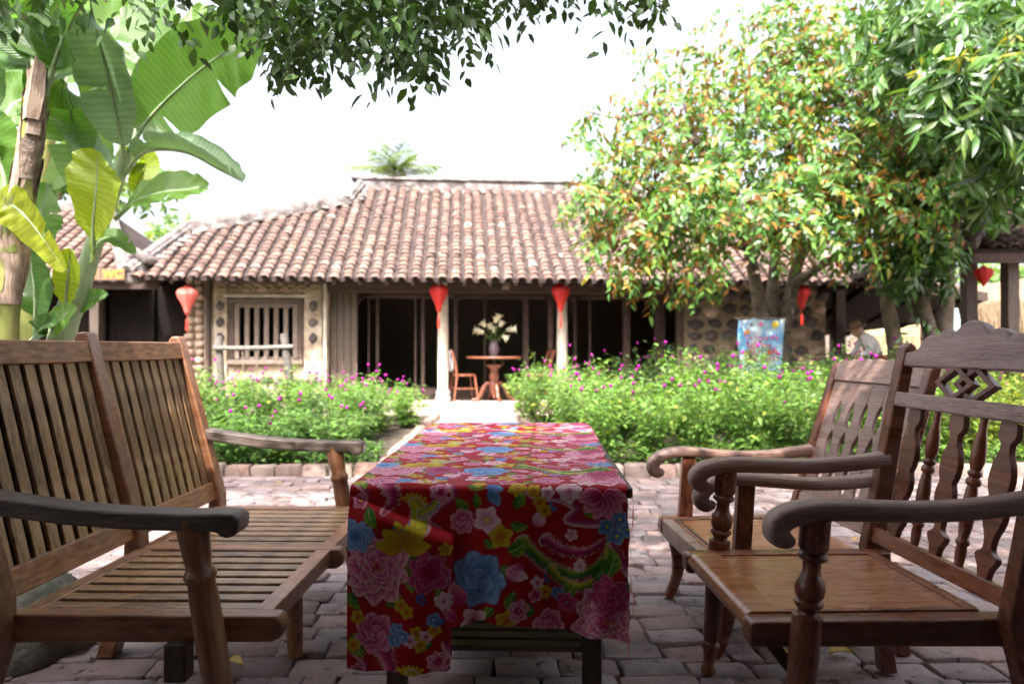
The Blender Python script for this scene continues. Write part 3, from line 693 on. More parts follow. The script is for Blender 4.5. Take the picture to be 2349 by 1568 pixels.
# ================================================================== RIGHT SHED, PAVILION, HUT
sh = thing('open_shed', 'dark open-sided shed beside the house, its low roof sloping back', 'shed')
A, B, C_, D = Vector((5.3, 11.25, 2.16)), Vector((10.7, 15.5, 2.14)), Vector((9.95, 16.7, 1.62)), Vector((5.3, 14.4, 1.15))
up = Vector((0, 0, .10)); M8 = [A, B, C_, D, A + up, B + up, C_ + up, D + up]
srf = ob('roof', mesh('roof', M8, [(3, 2, 1, 0), (4, 5, 6, 7), (0, 1, 5, 4), (1, 2, 6, 5), (2, 3, 7, 6), (3, 0, 4, 7)], 'dark_shade_wood', 0), sh)
bar('fascia', srf, 'house_wood', A + Vector((0, -.05, .06)), B + Vector((.05, -.05, .06)), .06, .20)
bar('fascia', srf, 'house_wood', B + Vector((.03, 0, .06)), C_ + Vector((.03, 0, .04)), .06, .18)
for p in ((6.62, 14.0, 1.6), (9.6, 15.3, 2.05), (5.75, 12.0, 2.1)): bar('post', sh, 'dark_wood', (p[0], p[1], -.05), p, .16, .16, (1, 0, 0))
for i in range(3):
    t = (i + .5) / 3; bar('rafter', srf, 'dark_shade_wood', A.lerp(B, t) + Vector((0, 0, -.04)), D.lerp(C_, t) + Vector((0, 0, -.04)), .06, .08, bev=0)
for i in range(9):     # loose thatch poles on top
    t = .55 + i * .035; bar('pole', srf, 'bar_wood', A.lerp(B, t) + Vector((0, 0, .18)), A.lerp(B, t) + Vector((-.75, .9, .85)), .06, .06, bev=0)
MB().box((5.2, 14.6, -.05), (6.1, 14.7, 1.3)).build('side_board', 'dark_wood', sh, None, 0, 0)
# board fence behind
fe = thing('board_fence', 'weathered upright board fence behind the open shed', 'fence', (0, 0, 0)); q = random.Random(8)
for i in range(26):
    x = 6.2 + i * .33; hgt = 1.75 + q.uniform(-.12, .12)
    bar('board', fe, 'bar_wood', (x, 18.2 + q.uniform(-.03, .03), -.05), (x, 18.2, hgt), .03, .31, (1, 0, 0), 0)
c_ = pt(2046, 776, 17.6); s2 = thing('painted_sign', 'cream sign board lettered SERVICE on the board fence', 'sign', (c_.x, c_.y, c_.z))
MB().box((-.72, 0, -.52), (.72, .04, .52)).build('board', 'sign_cream', s2, None, .01)
lettering('lettering', 'SERVICE', .34, 'brown_paint', s2, (.0, -.008, -.08))
lettering('small_lettering', '24', .2, 'pale_blue_cloth', s2, (-.2, -.008, .27))
# pavilion on posts
pv = thing('pavilion', 'small tiled pavilion roof on dark posts at the edge of the garden', 'pavilion', (0, 0, 0))
v = [(5.35, 8.0, 2.20), (12, 8.6, 2.32), (12, 11.4, 3.6), (7.8, 10.6, 3.5), (5.5, 12.6, 2.25)]
prf = ob('roof', mesh('roof', v + [(x, y, z - .09) for x, y, z in v], [(0, 1, 2, 3), (0, 3, 4), (9, 8, 7), (5, 8, 9)[::1], (8, 7, 6, 5)[::1], (0, 5, 6, 1), (4, 9, 5, 0)], 'roof_pan', 0), pv)
items = []; q = random.Random(18)
for ci in range(14):
    x = 5.65 + ci * .205; s_ = 0
    while s_ < 2.2 and s_ < (x - 5.35) * 1.06:
        y0 = 8.0 + (x - 5.35) * .09; items.append((q.choice(TM), Matrix.Translation((x, y0 - .02 + s_, 2.215 + (x - 5.35) * .018 + .49 * s_ + .012)) @ Matrix.Rotation(math.atan(.49), 4, 'X') @ Matrix.Rotation(q.uniform(-.06, .06), 4, 'Z'))); s_ += .12
for me_, M in items: ob('tile', me_, prf, M)
coping2((5.35, 8.0, 2.24), (7.8, 10.6, 3.54), prf)
bar('fascia', prf, 'house_wood', (5.4, 8.02, 2.10), (12, 8.62, 2.22), .05, .12)
for p in (pt(2222, 600, 8.8), pt(2316, 590, 8.4), Vector((9.5, 9, 2.2))): bar('post', pv, 'dark_wood', (p.x, p.y, -.05), (p.x, p.y, 2.25), .14, .14, (1, 0, 0))
# thatched hut
hut = thing('thatched_hut', 'straw thatched hut roof with ragged fringe behind the pavilion posts', 'hut', (0, 0, 0))
hz = EYE + (HY - 668) / FPX * 16
th = ob('roof', mesh('roof', [(10.3, 16, 1.55), (18, 16.4, 1.55), (18, 18.5, hz + 1.2), (10.9, 18.5, hz + .1), (10.5, 16.05, hz - .25), (18, 16.45, hz - .25)], [(0, 1, 5, 4), (4, 5, 2, 3), (0, 4, 3)], 'thatch', 0), hut)
n = 2600; px_ = rng.uniform(10.25, 17.5, n); tz = rng.uniform(0, 1, n); pos = np.stack([px_, 15.95 - .04 * rng.random(n), 1.65 + tz * (hz - 1.75)], 1)
V, F = leaf_cloud(pos, np.stack([rng.normal(0, .12, n), -.05 + rng.normal(0, .05, n), -np.ones(n)], 1), np.tile([0, -1.0, 0], (n, 1)), rng.uniform(.35, .7, n), rng.uniform(.02, .05, n), .05, True)
o = ob('straw', fast_mesh('straw', V, F, 'thatch'), hut); o['kind'] = 'stuff'
MB().box((10.6, 16.6, -.05), (18, 16.7, 1.7)).build('wall', 'dark_wood', hut, None, 0, 0)
o = MB().box((-.18, 0, -.5), (.18, .04, .5)).build('banner', 'pale_blue_cloth', None, Matrix.Translation(pt(2188, 770, 13)) @ Matrix.Rotation(R(-12), 4, 'Y'), .01); setp(o, 'narrow pale blue banner leaning among the tree trunks', 'banner')

# ---- unseen roof and walls added above and behind the camera to shade the furniture
shd = thing('shade_roof', 'unseen roof with walls added to shade the seating group', 'shade_roof', (0, 0, 0))
SHR = ob('roof', mesh('roof', [(-7, 1.4, 2.78), (7, 1.4, 2.78), (7, -4.4, 4.6), (-7, -4.4, 4.6), (-7, 1.4, 2.7), (7, 1.4, 2.7), (7, -4.4, 4.5), (-7, -4.4, 4.5)], [(0, 1, 2, 3), (7, 6, 5, 4), (0, 4, 5, 1), (1, 5, 6, 2), (2, 6, 7, 3), (3, 7, 4, 0)], 'dark_wood', 0), shd)
for x in (-6.2, 6.2): MB().box((x - .1, -4.3, -.05), (x + .1, -.2, 3.2)).build('wall', 'plaster', shd, None, 0, 0)
MB().box((-7, -4.5, -.05), (7, -4.3, 4.5)).build('wall', 'plaster', shd, None, 0, 0)
for x in (-6.6, 6.6): bar('post', shd, 'house_wood', (x, 1.2, -.05), (x, 1.2, 2.8), .16, .16, (1, 0, 0))
# ================================================================== SLATTED BENCH
bn = thing('slatted_bench', 'weathered slatted two-seat wooden bench with open armrests', 'bench', (-.797, 1.70, 0), R(-1.1))
BL = 1.27
def lean(z): return -.50 - (z - .37) * .245 if z > .37 else -.50 - (.37 - z) * .26
for yy in (0.0, BL):
    turned('front_leg', bn, 'bench_wood', (-.0, yy, .625), (.105, yy, 0), [(0, .038), (.06, .0375), (.15, .033), (.19, .030), (.205, .036), (.222, .040), (.24, .036), (.25, .0325), (.32, .035), (.5, .036), (.75, .032), (1, .026)], 22)
    MB().prism([(-.60, .705), (-.45, .682), (-.3, .662), (-.15, .650), (0, .645), (.08, .647), (.118, .646), (.133, .634), (.132, .606), (.122, .592), (.102, .586), (.088, .590), (.078, .600), (.05, .602), (0, .602), (-.15, .606), (-.3, .617), (-.45, .636), (-.60, .660)][::-1], -.037, .037).build('armrest', 'bench_arm_wood', bn, Matrix.Translation((0, yy, 0)), .007, 40, 3)
turned('middle_leg', bn, 'bench_wood', (.03, .64, .36), (.045, .64, 0), [(0, .034), (.3, .034), (1, .026)], 14)
for yy, top in ((.02, 1.10), (.635, 1.105), (1.25, 1.10)):
    pl = [(lean(0) - .03, 0), (lean(0) + .03, 0), (lean(.37) + .028, .30), (lean(.37) + .026, .42), (lean(top) + .022, top - .012), (lean(top) + .012, top), (lean(top) - .014, top - .004), (lean(top) - .026, top - .022), (lean(.37) - .028, .40), (lean(.37) - .032, .30)]
    MB().prism(pl, -.031, .031).build('back_post', 'bench_wood', bn, Matrix.Translation((0, yy, 0)), .006, 40, 2)
bays = ((.05, .606), (.664, 1.22))
for a_, b_ in bays:
    for z, hz_ in ((1.035, .072), (.435, .075)):
        bar('back_rail', bn, 'bench_wood', (lean(z), a_ - .01, z), (lean(z), b_ + .01, z), .032, hz_, (-.24, 0, 1))
    for i in range(9):
        yv = a_ + (b_ - a_) * (i + .5) / 9
        bar('back_slat', bn, 'bench_slat_wood', (lean(.45) - .004, yv, .45), (lean(1.02) - .004, yv, 1.02), .042, .013, (1, 0, .24), .0025)
for a_, b_ in bays: bar('back_panel', bn, 'dark_shade_wood', (lean(.45) - .018, (a_ + b_) / 2, .45), (lean(1.02) - .018, (a_ + b_) / 2, 1.02), b_ - a_, .006, (1, 0, .24), 0)
for yy in (.062, .635, 1.215):
    pl = [(-.50, .298), (.19, .305), (.212, .318), (.218, .338), (.212, .360), (.20, .371), (-.50, .371)]
    MB().prism(pl[::-1], -.026, .026).build('side_rail', 'bench_wood', bn, Matrix.Translation((0, yy, 0)), .005, 40, 2)
for a_, b_ in ((.089, .608), (.662, 1.188)):
    bar('front_rail', bn, 'bench_wood', (.150, a_ - .004, .345), (.150, b_ + .004, .345), .05, .05)
    bar('back_seat_rail', bn, 'bench_wood', (-.462, a_ - .004, .345), (-.462, b_ + .004, .345), .05, .05)
    for i in range(8):
        yv = a_ + (b_ - a_) * (i + .5) / 8
        bar('seat_slat', bn, 'bench_slat_wood', (-.445, yv, .358), (.132, yv, .358), .044, .016, bev=.003)
bar('bracket', bn, 'dark_wood', (-.045, .03, .31), (-.045, .03, .215), .05, .055, (1, 0, 0))
bar('stretcher', bn, 'dark_wood', (-.54, .635, .20), (.03, .635, .23), .03, .045)

# ================================================================== LOW TABLE
TBL = (-.05, 1.745, 0); TR = R(-1.9)
tb = thing('low_table', 'dark slat-shelf wooden table under the red floral cloth', 'table', TBL, TR)
MB().box((-.357, 0, .668), (.357, 1.46, .694)).build('table_top', 'dark_wood', tb, None, .004)
for s_ in (-1, 1): bar('apron', tb, 'dark_wood', (s_ * .335, .02, .51), (s_ * .335, 1.44, .51), .024, .312)
bar('apron', tb, 'dark_wood', (-.322, .03, .55), (.322, .03, .55), .02, .23); bar('apron', tb, 'dark_wood', (-.322, 1.43, .55), (.322, 1.43, .55), .02, .23)
for sx_ in (-.258, .258):
    for yy in (.075, 1.385): bar('leg', tb, 'dark_wood', (sx_, yy, .66), (sx_, yy, 0), .05, .05, (0, 1, 0))
    bar('shelf_rail', tb, 'dark_wood', (sx_, .10, .215), (sx_, 1.36, .215), .03, .04)
for i in range(22): bar('shelf_slat', tb, 'bench_arm_wood', (-.27, .115 + i * .0575, .243), (.27, .115 + i * .0575, .243), .042, .014, bev=.002)

# ================================================================== CARVED ARMCHAIR
ca = thing('carved_armchair', 'carved wooden armchair with scalloped crest and interlaced diamond back', 'armchair', (.711, 1.60, 0), R(1.6)); CW = .615
fp = [(0, .034), (.105, .034), (.112, .030), (.120, .028), (.128, .033), (.138, .034), (.146, .030), (.155, .021), (.185, .020), (.205, .024), (.225, .0325), (.25, .0345), (.275, .032), (.288, .025), (.296, .0325), (.306, .033), (.316, .027), (.33, .0215), (.34, .024), (.345, .0335), (.36, .034), (.50, .034)]
lo = [(.6, .032), (.82, .0235), (.84, .0215), (.85, .0285), (.87, .0285), (.885, .021), (.93, .0175), (.955, .0165), (.965, .022), (.985, .024), (1, .019)]
for yy in (0, CW):
    turned('front_leg', ca, 'chair_wood', (0, yy, .652), (-.062, yy, 0), fp + lo, 26)
    sweep_xz('armrest', ca, 'chair_pale_wood', [(-.060, .612, .020, .010), (-.072, .606, .027, .022), (-.092, .617, .030, .028), (-.090, .642, .031, .027), (-.055, .662, .032, .026), (.02, .672, .032, .025), (.14, .668, .030, .024), (.28, .666, .028, .0235), (.42, .675, .027, .024), (.53, .690, .026, .026)], yy, 44, 18)
    pl = [(-.15, .352), (-.142, .345), (.46, .338), (.50, .338), (.50, .404), (-.14, .404), (-.150, .396)]
    MB().prism(pl[::-1], -.027, .027).build('side_rail', 'chair_wood', ca, Matrix.Translation((0, .045 if yy == 0 else CW - .045, 0)), .005, 40, 3)
def cb(z): return .473 + (z - .41) * .195
for yy in (.0, CW):
    pl = [(.50, 0), (.55, 0), (cb(.40) + .027, .33), (cb(.9) + .022, .9), (cb(1.06) + .018, 1.05), (cb(1.06), 1.068), (cb(1.06) - .020, 1.055), (cb(.9) - .024, .9), (cb(.40) - .027, .40), (.478, .26)]
    MB().prism(pl, -.024, .024).build('back_post', 'chair_wood', ca, Matrix.Translation((0, yy, 0)), .006, 40, 3)
# seat: rounded front board and framed panel
sweep = MB(); sec = [(-.118 + .030 * math.cos(t), .383 + .026 * math.sin(t)) for t in [R(90) + k_ * R(180) / 8 for k_ in range(9)]] + [(-.05, .357), (-.05, .409)]
MB().prism(sec, .072, CW - .072).build('front_board', 'seat_wood', ca, None, .002, 50)
bar('seat_panel', ca, 'seat_wood', (-.046, CW / 2, .392), (.445, CW / 2, .392), CW - .146, .022, bev=.003)
for k_, yy in enumerate((.0795, CW - .0795)): bar('seat_bead', ca, 'chair_wood', (-.05, yy, .4045), (.44, yy, .4045), .014, .008, bev=.002)
bar('seat_bead', ca, 'chair_wood', (.43, .088, .4045), (.43, CW - .088, .4045), .03, .008, bev=.002)
bar('back_rail', ca, 'chair_wood', (cb(.445), .02, .447), (cb(.445), CW - .02, .447), .03, .048, (.19, 0, 1))
bar('back_rail', ca, 'chair_pale_wood', (cb(.883) - .004, .018, .883), (cb(.883) - .004, CW - .018, .883), .036, .046, (.19, 0, 1))
BM = lambda y, z: Matrix.Translation((cb(z), y, z)) @ Matrix.Rotation(math.atan(.195), 4, 'Y') @ Matrix.Rotation(R(90), 4, 'Z')   # local x -> chair y, z up the back
# scalloped crest
c0 = CW / 2; top = []
def arc(cx_, cz, r, a0, a1, n=9): return [(cx_ + r * math.cos(R(a0 + (a1 - a0) * i / n)), cz + r * math.sin(R(a0 + (a1 - a0) * i / n))) for i in range(n + 1)]
half = [(-c0 + .024, .045), (-c0 + .06, .050), (-c0 + .085, .060)] + arc(-.175, .058, .042, 150, 45, 7) + arc(-.106, .070, .046, 140, 40, 7)
crest = half + arc(0, .060, .080, 143, 37, 12) + [(-x, z) for x, z in half[::-1]]
crest = [(-c0 + .02, 0)] + crest + [(c0 - .02, 0)]
MB().prism(crest, -.016, .016, None).build('crest', 'chair_pale_wood', ca, BM(c0, .988), .006, 30, 3)
# two interlaced diamonds
for sgn in (-1, 1):
    o_, i_ = [(.086, 0), (0, .056), (-.086, 0), (0, -.056)], [(.056, 0), (0, .036), (-.056, 0), (0, -.036)]
    m = MB(); v = [(x, yv, z) for yv in (-.011, .011) for pl in (o_, i_) for x, z in pl]
    f = []
    for i in range(4):
        j = (i + 1) % 4; f += [(i, j, 4 + j, 4 + i)[::-1], (8 + i, 8 + j, 12 + j, 12 + i), (i, j, 8 + j, 8 + i), (4 + i, 4 + j, 12 + j, 12 + i)[::-1]]
    m.add(v, f).build('diamond', 'chair_wood', ca, BM(c0 + sgn * .037, .946) @ Matrix.Translation((0, sgn * .0025, 0)), .003, 30)
# flat vase splats and turned spindles
vs = [(0, .028), (.05, .031), (.10, .030), (.14, .017), (.20, .019), (.27, .032), (.35, .038), (.43, .034), (.475, .026), (.52, .033), (.58, .037), (.65, .031), (.72, .018), (.79, .014), (.82, .020), (.845, .036), (.88, .035), (.93, .022), (1, .016)]
z0, z1 = .465, .866
for yy in (.115, c0, CW - .115):
    rows = smooth_pts([(t, h) for t, h in vs], 54); pl = [(h, (z1 - z0) * (1 - t)) for t, h in rows] + [(-h, (z1 - z0) * (1 - t)) for t, h in rows[::-1]]
    MB().prism(pl[::-1], -.009, .009).build('splat', 'chair_wood', ca, BM(yy, z0), .002, 40)
sp = [(0, .010), (.1, .0095), (.2, .017), (.30, .0185), (.36, .0125), (.375, .0175), (.39, .0175), (.405, .012), (.425, .0185), (.45, .0185), (.465, .012), (.48, .014), (.6, .0185), (.72, .0165), (.80, .012), (.815, .017), (.835, .017), (.85, .012), (.9, .014), (1, .010)]
for yy in (.212, CW - .212): turned('spindle', ca, 'chair_wood', (cb(z1), yy, z1 + .004), (cb(z0), yy, z0 - .004), sp, 14)
bar('corner_block', ca, 'dark_wood', (-.09, .05, .345), (-.03, .05, .27), .03, .03)

# ================================================================== ARMCHAIR WITH PIERCED BACK
fa = thing('pierced_armchair', 'wooden armchair with wavy pierced back boards beside the tall amaranths', 'armchair', (.787, 2.32, 0), R(3.5)); FW = .605
def fb(z): return .476 + (z - .37) * .318
for yy in (0, FW):
    bar('arm_post', fa, 'chair_wood', (-.012, yy, .325), (.006, yy, .595), .036, .058, (1, 0, 0), .005)
    sweep_xz('armrest', fa, 'chair_pale_wood', [(-.105, .530, .016, .008), (-.118, .520, .022, .018), (-.142, .524, .026, .026), (-.150, .552, .028, .026), (-.115, .588, .030, .024), (-.03, .607, .031, .022), (.10, .597, .030, .021), (.24, .586, .028, .021), (.38, .590, .026, .022), (.55, .610, .024, .024)], yy, 40, 16)
    MB().prism([(-.12, .262), (.50, .262), (.50, .335), (-.128, .335), (-.132, .29)][::-1], -.024, .024).build('side_rail', 'chair_wood', fa, Matrix.Translation((0, .03 if yy == 0 else FW - .03, 0)), .004, 40)
    sweep_xz('front_leg', fa, 'chair_wood', [(-.072, .30, .026, .034), (-.058, .24, .025, .034), (-.048, .16, .022, .028), (-.056, .09, .018, .022), (-.076, .035, .018, .021), (-.094, .0, .020, .018)], .028 if yy == 0 else FW - .028, 22, 12)
    pl = [(.53, 0), (.575, 0), (fb(.37) + .022, .33), (fb(.98) + .02, .98), (fb(.99), .993), (fb(.98) - .02, .975), (fb(.37) - .022, .37), (.46, .26)]
    MB().prism(pl, -.022, .022).build('back_post', 'chair_wood', fa, Matrix.Translation((0, yy, 0)), .005, 40)
bar('front_rail', fa, 'chair_pale_wood', (-.103, .054, .298), (-.103, FW - .054, .298), .046, .070)
bar('seat_panel', fa, 'seat_wood', (-.074, FW / 2, .322), (.45, FW / 2, .322), FW - .112, .02, bev=.003)
for yy in (.066, FW - .066): bar('seat_bead', fa, 'dark_wood', (-.07, yy, .3325), (.45, yy, .3325), .010, .006, bev=.001)
bar('seat_bead', fa, 'dark_wood', (-.062, .074, .3325), (-.062, FW - .074, .3325), .010, .006, bev=.001)
FM = lambda y, z: Matrix.Translation((fb(z), y, z)) @ Matrix.Rotation(math.atan(.318), 4, 'Y') @ Matrix.Rotation(R(90), 4, 'Z')
cr = [(-FW / 2 + .02, 0)] + [(-FW / 2 + .02 + (FW - .04) * i / 60, .082 + .006 * abs(math.sin(i / 60 * math.pi * 7)) + .012 * math.sin(i / 60 * math.pi)) for i in range(61)] + [(FW / 2 - .02, 0)]
MB().prism(cr, -.014, .014).build('crest', 'chair_pale_wood', fa, FM(FW / 2, .908), .004, 40)
bar('back_rail', fa, 'chair_pale_wood', (fb(.405), .02, .405), (fb(.405), FW - .02, .405), .026, .055, (.3, 0, 1))
nb = 6; bw = (FW - .044) / nb; HB = .505
for i in range(nb):
    def hw(t, outer):
        w_ = bw / 2 - .0008
        if outer or not .16 < t < .92: return w_
        return w_ - .021 * abs(math.sin((t - .16) / .76 * math.pi * 3)) ** .8
    ts = [k_ / 60 for k_ in range(61)]
    pl = [(hw(t, i == nb - 1), HB * (1 - t)) for t in ts] + [(-hw(t, i == 0), HB * (1 - t)) for t in ts[::-1]]
    MB().prism(pl[::-1], -.007, .007).build('back_board', 'chair_pale_wood', fa, FM(.022 + (i + .5) * bw, .425), .0015, 40)
bar('stretcher', fa, 'chair_wood', (.02, .02, .18), (.5, .02, .18), .02, .03)
# ================================================================== RED FLORAL TABLECLOTH
# print: drawn flower by flower on a repeat of .72 x .42 m, then carried by the cloth's own points
PW, PH, RES = .72, .42, .001
NX, NY = int(PW / RES), int(PH / RES)
UU, VV = np.meshgrid((np.arange(NX) + .5) * RES, (np.arange(NY) + .5) * RES)
IMG = np.zeros((NY, NX, 3)); IMG[:] = (.36, .004, .010)
pr = random.Random(44)
def rel(cu, cv):
    return UU - cu, (VV - cv + PH / 2) % PH - PH / 2
def sm(x, a_, b_):
    t = np.clip((x - a_) / (b_ - a_), 0, 1); return t * t * (3 - 2 * t)
def lay(alpha, colr):
    global IMG
    if isinstance(colr, tuple): colr = np.array(colr)
    IMG = IMG * (1 - alpha[..., None]) + colr * alpha[..., None]
def grad(t, stops):
    out = np.zeros(t.shape + (3,))
    for k_ in range(3): out[..., k_] = np.interp(t, [s_[0] for s_ in stops], [s_[1][k_] for s_ in stops])
    return out
PINK = [(0, (.20, .004, .04)), (.3, (.42, .02, .13)), (.52, (.66, .17, .30)), (.75, (.84, .52, .60)), (1, (.90, .82, .84))]
MAG = [(0, (.14, .003, .03)), (.5, (.40, .02, .12)), (.8, (.62, .14, .27)), (1, (.82, .55, .62))]
BLUE = [(0, (.03, .07, .24)), (.4, (.10, .22, .50)), (.7, (.28, .44, .70)), (1, (.62, .75, .86))]
YEL = [(0, (.40, .06, .01)), (.4, (.50, .30, .01)), (.75, (.62, .55, .03)), (1, (.72, .70, .25))]
GRN = [(0, (.01, .06, .012)), (.5, (.05, .19, .02)), (.8, (.22, .36, .03)), (1, (.50, .55, .05))]
WHT = [(0, (.45, .03, .12)), (.3, (.70, .30, .42)), (.7, (.84, .70, .74)), (1, (.88, .84, .84))]
def petal(cu, cv, ang, L, W, stops, a0=0.0, ruffle=.10, point=.0, rim=1.0, ph=0.0):
    """one petal whose base is at (cu,cv); light rim, dark throat"""
    du, dv = rel(cu, cv); ca_, sa = math.cos(ang), math.sin(ang)
    a_ = (du * ca_ + dv * sa) / L; b_ = (-du * sa + dv * ca_) / (W / 2)
    aa = np.clip(a_, 1e-4, 1); prof = np.sin(np.pi * aa ** (.62 + .5 * point)) ** (.62 + .4 * point)
    prof = prof * (1 + ruffle * np.sin(b_ * 9 + ph) * 0.5)
    tipr = 1 + ruffle * .35 * np.sin(b_ * 7 + ph)
    inside = np.minimum(prof - np.abs(b_), (tipr - a_) * 2.2)
    inside = np.where((a_ < a0) | (a_ > 1.3), -1, inside)
    al = sm(inside, 0, .09)
    lay(sm(inside, -.16, -.02) * .55 * (a_ > a0), stops[0][1])
    t = np.clip(.12 + .62 * a_ + .30 * np.abs(b_) * a_ + .06 * np.sin(b_ * 14), 0, 1)
    edge_ = 1 - sm(inside, 0, .34); t = np.clip(np.maximum(t * .86, edge_ * rim * 1.02), 0, 1)
    lay(al, grad(t, stops))
def bloom(cu, cv, Rr, stops, layers=((1, 9), (.76, 8), (.54, 6), (.34, 4)), width=.82, squash=1.0):
    for fr_, n in layers:
        o_ = pr.uniform(0, 6.28)
        for i in range(n):
            an = o_ + 2 * math.pi * i / n + pr.uniform(-.18, .18); L = Rr * fr_ * pr.uniform(.88, 1.08)
            petal(cu, cv, an, L, L * width * (.62 + 3.0 / n), stops, .12, .16, 0, .95, pr.uniform(0, 6))
def rose(cu, cv, Rr, stops):
    for i in range(7):
        an = 2 * math.pi * i / 7 + pr.uniform(-.1, .1); petal(cu, cv, an, Rr, Rr * 1.05, stops, .1, .10, 0, .7, i)
    r_ = .72
    for k_ in range(9):
        an = k_ * 2.1; c1 = (cu + math.cos(an + 2.6) * Rr * r_ * .35, cv + math.sin(an + 2.6) * Rr * r_ * .35)
        petal(c1[0], c1[1], an, Rr * r_ * 1.05, Rr * r_ * 1.25, stops, .0, .08, 0, .85, k_); r_ *= .82
def leaf_p(cu, cv, ang, L, W, stops=GRN):
    du, dv = rel(cu, cv); ca_, sa = math.cos(ang), math.sin(ang); a_ = (du * ca_ + dv * sa) / L; b_ = (-du * sa + dv * ca_) / (W / 2)
    b_ = b_ - .25 * np.sin(np.pi * np.clip(a_, 0, 1)); aa = np.clip(a_, 0, 1)
    prof = np.sin(np.pi * aa ** .75) ** .9 * (1 + .09 * np.sin(aa * 40)); ins = np.where((a_ < 0) | (a_ > 1), -1, prof - np.abs(b_))
    t = np.clip(.15 + .55 * aa + .45 * (b_ > 0) * np.abs(b_) + .15 * np.sin(aa * 22 - np.abs(b_) * 6), 0, 1)
    lay(sm(ins, 0, .12), grad(t, stops)); lay((np.abs(b_) < .07) * (a_ > .05) * (a_ < .9) * 1.0, (.36, .44, .08))
def stroke(pts, w0, w1, stops, feather=0.0, n=70, light=.5):
    P_ = smooth_pts(pts, n); best = np.full(UU.shape, 9.0); tt = np.zeros(UU.shape); side = np.zeros(UU.shape)
    for i in range(n):
        a_, b_ = P_[i], P_[i + 1]; du, dv = rel(a_[0], a_[1]); ex, ey = b_ - a_; L2 = ex * ex + ey * ey + 1e-12; u = np.clip((du * ex + dv * ey) / L2, 0, 1)
        d_ = np.hypot(du - u * ex, dv - u * ey); k_ = d_ < best; best = np.where(k_, d_, best); tt = np.where(k_, (i + u) / n, tt); side = np.where(k_, np.sign(ex * dv - ey * du) * d_, side)
    wd = np.interp(tt, [0, .5, 1], [w0, (w0 + w1) * .62, w1]); 
    if feather: wd = wd * (1 + feather * (np.abs(((tt * n * .9 + np.sign(side) * .0) % 1) * 2 - 1) - .4))
    ins = (wd - best) / np.maximum(wd, 1e-5); g_ = np.clip(light + .5 * side / np.maximum(wd, 1e-5), 0, 1)
    if feather: lay(sm(ins, -.22, -.08) * .6, (.72, .55, .58))
    lay(sm(ins, 0, .22), grad(g_, stops)); return tt, side, best
def small(cu, cv, r_, stops, n=5, eye=(.62, .5, .03)):
    o_ = pr.uniform(0, 6)
    for i in range(n): petal(cu, cv, o_ + 2 * math.pi * i / n, r_, r_ * .95, stops, .05, .12, 0, .9, i)
    du, dv = rel(cu, cv); lay(sm(-np.hypot(du, dv), -r_ * .22, -r_ * .12), eye)
def dots(cu, cv, n, r_, spread, c_):
    for i in range(n):
        du, dv = rel(cu + pr.uniform(-spread, spread), cv + pr.uniform(-spread, spread)); lay(sm(-np.hypot(du, dv), -r_, -r_ * .7), c_)
# ribbons and stems first
RIB = [(0, (.22, .01, .06)), (.5, (.45, .05, .16)), (1, (.82, .6, .66))]
stroke([(.25, -.02), (.27, .03), (.235, .06), (.21, .09), (.235, .11)], .010, .003, RIB); stroke([(.40, -.03), (.47, .03), (.53, .035), (.575, .06), (.555, .09), (.64, .095), (.68, .07)], .006, .012, RIB)
stroke([(.10, 0), (.115, .04), (.09, .07)], .018, .006, MAG, .7); stroke([(.02, .0), (.05, .03), (.03, .06)], .008, .004, RIB)
stroke([(.245, .31), (.262, .27), (.25, .22)], .009, .004, RIB); stroke([(.21, .33), (.225, .36), (.20, .40)], .006, .003, RIB)
# phoenix tail
TG = [(0, (.02, .08, .015)), (.45, (.14, .28, .03)), (.7, (.58, .52, .03)), (1, (.62, .58, .08))]
stroke([(.66, .15), (.63, .20), (.57, .225), (.50, .20), (.44, .145)], .007, .013, GRN, .8)
stroke([(.655, .13), (.65, .20), (.60, .25), (.545, .245), (.515, .215)], .006, .010, TG, .8)
stroke([(.65, .135), (.60, .165), (.545, .165), (.50, .14)], .006, .012, MAG, .8); stroke([(.665, .15), (.69, .19), (.71, .21)], .007, .012, MAG, .8)
for cu, cv in ((.650, .105), (.685, .085), (.672, .128), (.7, .11)):
    bloom(cu, cv, .026, BLUE, ((1, 4),), .7); dots(cu, cv, 1, .005, 0, (.55, .5, .02))
# leaves
for cu, cv, an, L, W in [(.30, .075, -2.2, .05, .03), (.325, .06, -1.6, .04, .022), (.41, .10, .1, .045, .026), (.345, .135, .6, .04, .02), (.42, .06, -1.1, .055, .03), (.405, .165, -.5, .055, .04), (.385, .20, .3, .05, .028), (.42, .26, 1.9, .055, .028), (.37, .30, 2.3, .045, .025), (.30, .36, .2, .05, .025),
                         (.62, .235, -.9, .075, .05), (.655, .225, -1.4, .07, .045), (.68, .26, -.4, .06, .035), (.47, .31, 3.0, .065, .04), (.56, .285, -1.9, .05, .03), (.15, .17, .9, .09, .04), (.17, .20, 1.6, .07, .04), (.13, .15, .2, .06, .03), (.235, .24, 1.5, .055, .022), (.02, .37, 1.2, .07, .05), (.0, .10, .9, .06, .03), (.05, .06, 1.1, .06, .03),
                         (.10, .30, -.6, .05, .03), (.005, .27, .9, .055, .03), (.59, .06, .3, .06, .025), (.58, .41, -.4, .06, .03), (.10, .41, -2.4, .05, .025), (.30, .0, .2, .05, .02), (.47, .37, 2.2, .05, .026), (.70, .36, 1.0, .05, .03), (.22, .39, 2.6, .05, .025)]:
    leaf_p(cu, cv, an, L, W)
